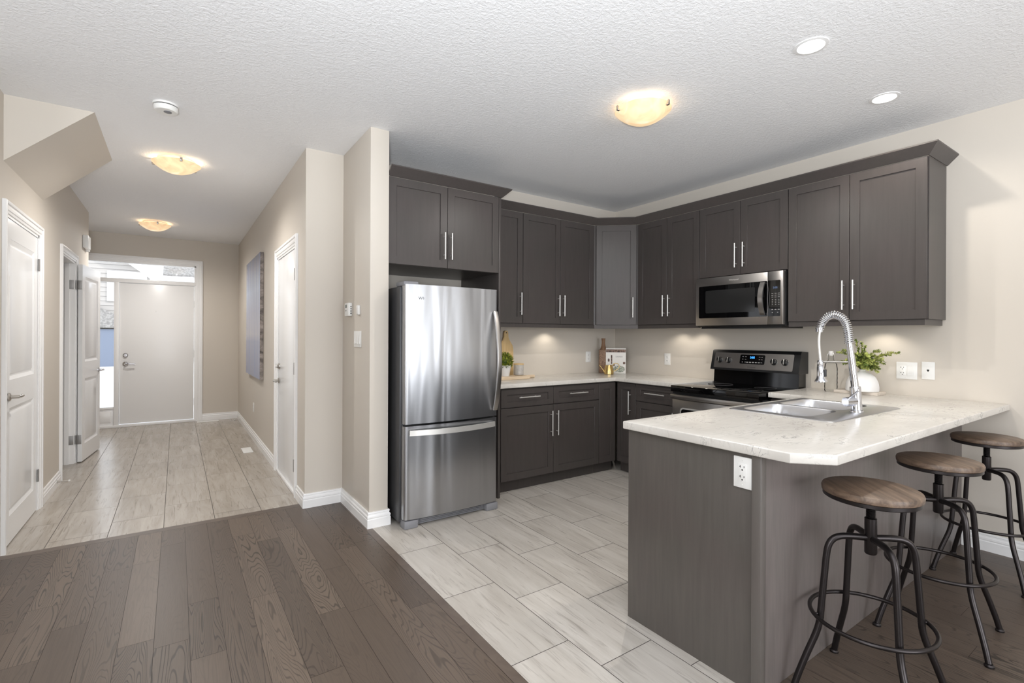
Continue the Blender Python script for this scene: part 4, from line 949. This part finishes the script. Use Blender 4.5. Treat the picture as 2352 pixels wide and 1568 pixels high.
for x, y, l_ in ((2.559, 1.155, 'round recessed ceiling downlight above the sink'), (3.47, 1.155, 'round recessed ceiling downlight near the beige wall')):
    t = thing('recessed_light', l_, 'ceiling light', (x, y, H), 'recessed downlights over the peninsula')
    bm = BM(); lathe(bm, [(.058, 0), (.075, 0), (.075, -.004), (.06, -.006), (.056, -.002)], (x, y, H-.0003), 48, cap=False); obj('trim_ring', bm, M['trim'], t)
    bm = BM(); lathe(bm, [(0, -.003), (.04, -.005), (.057, -.002), (.057, 0)], (x, y, H-.0008), 40, cap=False); obj('lens', bm, M['down'], t)
    light('downlight', 'SPOT', (x, y, H-.012), 20, (1, .93, .83), (0, 0, 0), spot_size=math.radians(150), spot_blend=.6, shadow_soft_size=.02)
# puck lights under the wall cabinets
for x, y, e in ((2.36, 3.835, 1.4), (3.13, 3.835, 1.4), (4.02, 3.05, 1.0), (4.02, 2.83, 1.0), (4.02, 1.37, 1.3)):
    t = thing('puck_light', 'small round puck lamp under the wall cabinets at %s' % ('the fridge end' if x < 2.5 else 'the bare outlet wall' if x < 3.5 else 'the wall near the cookbook' if y > 2.9 else 'the left edge of the microwave' if y > 2 else 'the potted sprigs'), 'lamp', (x, y, 1.43))
    bm = BM(); lathe(bm, [(0, 0), (.03, 0), (.03, -.012), (0, -.012)], (x, y, 1.4345), 24); obj('housing', bm, M['trim'], t)
    light('puck', 'SPOT', (x, y, 1.418), e*1.7, (1, .92, .8), (0, 0, 0), spot_size=math.radians(135), spot_blend=.6, shadow_soft_size=.012)

# ------------------------------------------------------------------ things on the counters
zc = ZC
# bamboo board leaning on the wall
bm = BM(); out = [(-.077, 0), (.077, 0), (.079, .27), (.07, .31), (.035, .36), (.024, .39), (.023, .43), (.014, .448), (0, .452), (-.014, .448), (-.023, .43), (-.024, .39), (-.035, .36), (-.07, .31), (-.079, .27)]
tl = .05; pts3 = [Vector((2.628+a, 3.935+b*math.sin(tl)*.6, zc+b*math.cos(tl))) for a, b in out]; extrude_poly(bm, pts3, (0, -.016, 0))
t = thing('cutting_board', 'tall bamboo cutting board leaning against the wall beside the fridge', 'cutting board', (2.63, 3.93, zc)); obj('board', bm, M['bamboo'], t)
bm = BM(); cyl(bm, (2.628, 3.931, zc+.43), (2.628, 3.945, zc+.43), .006, 14); obj('hanging_hole', bm, M['hole'], t)
# flat paddle board with round handle
t = thing('cutting_board', 'pale wooden paddle board lying on the counter under the white pot', 'cutting board', (2.6, 3.72, zc))
bm = BM(); box(bm, 2.33, 2.715, 3.66, 3.83, zc, zc+.03, .006); obj('board', bm, M['paleboard'], t)
bm = BM(); tube(bm, smooth_path([(2.71, 3.735, zc+.016), (2.74, 3.735, zc+.016), (2.79, 3.735, zc+.017), (2.815, 3.735, zc+.017)], 5), [.015]*6+[.0155]*10, 14); obj('board_handle', bm, M['paleboard'], t)
# pot with boxwood
zb = zc+.03
t = thing('potted_boxwood', 'round green boxwood plant in a white pot beside the fridge handle', 'plant', (2.5, 3.76, zb))
bm = BM(); lathe(bm, [(0, 0), (.044, 0), (.06, .1), (.054, .1), (.05, .09), (0, .09)], (2.495, 3.76, zb), 36); obj('pot', bm, M['ceramic'], t)
def leafball(bm, c, R, n, size, squash=1, rng=random, minr=.55):
    for _ in range(n):
        v = Vector((rng.gauss(0, 1), rng.gauss(0, 1), rng.gauss(0, 1))).normalized(); r = R*(minr+(1-minr)*rng.random()**.5)
        p = Vector(c)+Vector((v.x*r, v.y*r, v.z*r*squash)); a = (v+Vector((rng.uniform(-.6, .6), rng.uniform(-.6, .6), rng.uniform(-.3, .9)))).normalized(); b = a.orthogonal().normalized(); b.rotate(Matrix.Rotation(rng.uniform(0, 6.3), 3, a)); s = size*rng.uniform(.7, 1.3)
        q = [p-b*s*.25, p+a*s*.5-b*s*.02+a.cross(b)*s*.12, p+b*s*.25+a*s*.1, p+a*s]
        bm.faces.new([bm.verts.new(q[0]), bm.verts.new(q[2]), bm.verts.new(q[3]), bm.verts.new(q[1])])
bm = BM(); lathe(bm, [(0, -.045), (.04, -.035), (.052, 0), (.04, .035), (0, .045)], (2.495, 3.76, zb+.135), 14); leafball(bm, (2.495, 3.76, zb+.137), .078, 1500, .017); obj('foliage', bm, M['leaf1'], t, 0)
t = thing('canister', 'grey canister with a wooden lid on the counter beside the boxwood', 'canister', (2.69, 3.79, zb))
bm = BM(); lathe(bm, [(0, 0), (.04, 0), (.0465, .004), (.0465, .098), (0, .098)], (2.672, 3.785, zb), 40); obj('jar', bm, M['canister'], t)
bm = BM(); lathe(bm, [(0, .098), (.048, .098), (.048, .108), (.045, .11), (0, .11)], (2.672, 3.785, zb), 40); obj('lid', bm, M['bamboo'], t)
# corner group
t = thing('wooden_bottle', 'brown mottled square wooden bottle vase in the counter corner', 'vase', (3.852, 3.853, zc))
bm = BM(); fv = Fr((3.852, 3.853, 0), (.8, -.6, 0), (-.6, -.8, 0)); box(bm, -.047, .047, -.03, .03, zc, zc+.255, .006, fv); obj('body', bm, M['cork'], t)
bm = BM(); lathe(bm, [(.036, .253), (.03, .27), (.022, .3), (.018, .33), (.02, .365), (.024, .378), (.018, .378), (.014, .35)], (3.852, 3.853, zc), 28); obj('neck', bm, M['brown'], t)
t = thing('cookbook', 'white cookbook with food photographs standing in the corner', 'book', (3.98, 3.72, zc))
fk = Fr((3.925, 3.738, 0), (.69, -.72, 0), (-.72, -.69, 0)); kw, kh = .212, .272
bm = BM(); box(bm, -kw/2, kw/2, -.022, 0, zc, zc+kh, .001, fk); bk = obj('cover', bm, M['paper'], t)
bm = BM(); box(bm, -kw/2+.002, kw/2-.002, .0, .0005, zc+kh-.045, zc+kh-.012, 0, fk); plate(bm, fk, -.085, -.066, zc+.125, zc+.16, 0, .0006, .008); plate(bm, fk, -.052, -.038, zc+.1, zc+.2, 0, .0006, .006); plate(bm, fk, .075, .1, zc+.1, zc+.125, 0, .0006, .008); plate(bm, fk, -.03, -.01, zc+.08, zc+.1, 0, .0006, .008); obj('dark_picture', bm, M['foodred'], bk, 0)
bm = BM(); pts = [fk.p(.035+.062*math.cos(2*PI*i/32), .0009, zc+.048+.036*math.sin(2*PI*i/32)) for i in range(32)]; bm.faces.new([bm.verts.new(p) for p in pts]); obj('salad_picture', bm, M['foodgreen'], bk, 0)
text('title_lettering', 'DINNER', .02, M['grey'], bk, fk.p(.035, .001, zc+.18), fk.U, fk.N, .0002)
t = thing('watering_can', 'small brushed gold watering can in front of the cookbook', 'watering can', (3.77, 3.67, zc))
wc = Vector((3.76, 3.68, zc)); bm = BM(); lathe(bm, [(0, 0), (.046, 0), (.05, .004), (.05, .03), (.045, .07), (.036, .098), (.033, .098), (.04, .07), (0, .06)], wc, 40); obj('body', bm, M['gold'], t)
wu = Vector((.825, -.565, 0)); bm = BM(); tube(bm, smooth_path([wc-wu*.042+Vector((0, 0, .02)), wc-wu*.06+Vector((0, 0, .045)), wc-wu*.082+Vector((0, 0, .075)), wc-wu*.1+Vector((0, 0, .1))], 5), [.008-.0003*k for k in range(16)], 12); obj('spout', bm, M['gold'], t)
bm = BM(); tube(bm, smooth_path([wc+wu*.036+Vector((0, 0, .09)), wc+wu*.06+Vector((0, 0, .115)), wc+wu*.095+Vector((0, 0, .11)), wc+wu*.11+Vector((0, 0, .085)), wc+wu*.095+Vector((0, 0, .058)), wc+wu*.048+Vector((0, 0, .03))], 6), .004, 10); obj('handle', bm, M['gold'], t)
# glass bottle
t = thing('glass_bottle', 'clear swing-top glass bottle behind the faucet', 'bottle', (3.99, 1.652, zc))
bm = BM(); pr = [(0, .003), (.036, .003), (.04, .01), (.04, .17), (.036, .195), (.018, .225), (.014, .245), (.014, .262), (.016, .266)]
for k in range(9):
    pass
lathe(bm, [(0, 0), (.038, 0), (.042, .008)]+[(.042 if i % 2 else .0405, .02+.016*i) for i in range(10)]+[(.038, .2), (.02, .228), (.015, .246), (.017, .268)], (3.99, 1.652, zc+.0005), 32); obj('glass', bm, M['bottle'], t)
bm = BM(); lathe(bm, [(0, .262), (.012, .264), (.016, .275), (.0165, .292), (.013, .298), (0, .298)], (3.99, 1.652, zc), 20); obj('stopper', bm, M['ceramic'], t)
bm = BM()
for s in (-1, 1): tube(bm, smooth_path([(3.99, 1.652+s*.014, zc+.232), (3.985, 1.652+s*.024, zc+.25), (3.985, 1.652+s*.022, zc+.27), (3.99, 1.652+s*.012, zc+.288)], 5), .0013, 6)
obj('wire_clasp', bm, M['nickel'], t)
# board, vase and sprigs
bm = BM(); box(bm, 3.945, 4.095, 1.345, 1.615, zc, zc+.021, .002); tag(obj('serving_board', bm, M['greyboard'], loc=(4.02, 1.48, zc)), 'pale wooden board under the white dome vase', 'board')
vz = zc+.0215; vc = (4.0, 1.456, vz)
t = thing('potted_sprigs', 'green leafy sprigs in a white dome-shaped vase near the wall plates', 'plant', vc)
bm = BM(); lathe(bm, [(0, 0), (.095, 0), (.0985, .004), (.0985, .03), (.093, .065), (.078, .1), (.052, .124), (.024, .135), (.0185, .141), (.0185, .152), (.014, .152), (.014, .14), (0, .136)], vc, 56); obj('vase', bm, M['ceramic'], t)
rng = random.Random(5); bm = BM(); sm = BM()
def sprig(tip, bend=.0, n=46):
    b0_ = Vector(vc)+Vector((0, 0, .14)); tip = Vector(tip); mid = b0_.lerp(tip, .5)+Vector((0, 0, .025+bend)); pts = smooth_path([b0_, b0_.lerp(mid, .5)+Vector((0, 0, .012)), mid, mid.lerp(tip, .55)+Vector((0, 0, .008)), tip], 6)
    tube(sm, pts, .0013, 5)
    for i in range(n):
        t_ = .22+.78*i/n; j = min(int(t_*(len(pts)-1)), len(pts)-2); p = pts[j].lerp(pts[j+1], t_*(len(pts)-1)-j); d_ = (pts[j+1]-pts[j]).normalized()
        s = d_.orthogonal().normalized(); s.rotate(Matrix.Rotation(rng.uniform(0, 6.3), 3, d_)); a = (d_*.8+s).normalized(); b = a.cross(s).normalized(); L2 = rng.uniform(.016, .026)*(1.25-.5*t_); w2 = L2*.3
        bm.faces.new([bm.verts.new(p), bm.verts.new(p+a*L2*.45+b*w2), bm.verts.new(p+a*L2), bm.verts.new(p+a*L2*.45-b*w2)])
for _ in range(52):
    az = rng.uniform(0, 2*PI); rr = rng.uniform(.04, .14); zz = rng.uniform(.2, .3)-(rr*.5)
    sprig((vc[0]+rr*math.cos(az)*.7-.01, vc[1]+rr*math.sin(az), vz+zz))
sprig((3.98, 1.235, vz+.275), .02, 70); sprig((3.97, 1.275, vz+.26), .01, 60); sprig((3.98, 1.49, vz+.36), .0, 60); sprig((4.0, 1.46, vz+.345), .0, 60); sprig((3.98, 1.43, vz+.32), .0, 60); sprig((3.97, 1.345, vz+.285), .02, 60); sprig((3.96, 1.6, vz+.27), .02, 60); sprig((3.98, 1.57, vz+.285), .02, 60)
sprig((3.95, 1.34, vz+.16), .03, 60); sprig((3.95, 1.38, vz+.15), .03, 60); sprig((3.94, 1.55, vz+.19), .03, 60)
obj('foliage', bm, M['leaf2'], t, 0); obj('stems', sm, M['stem'], t)
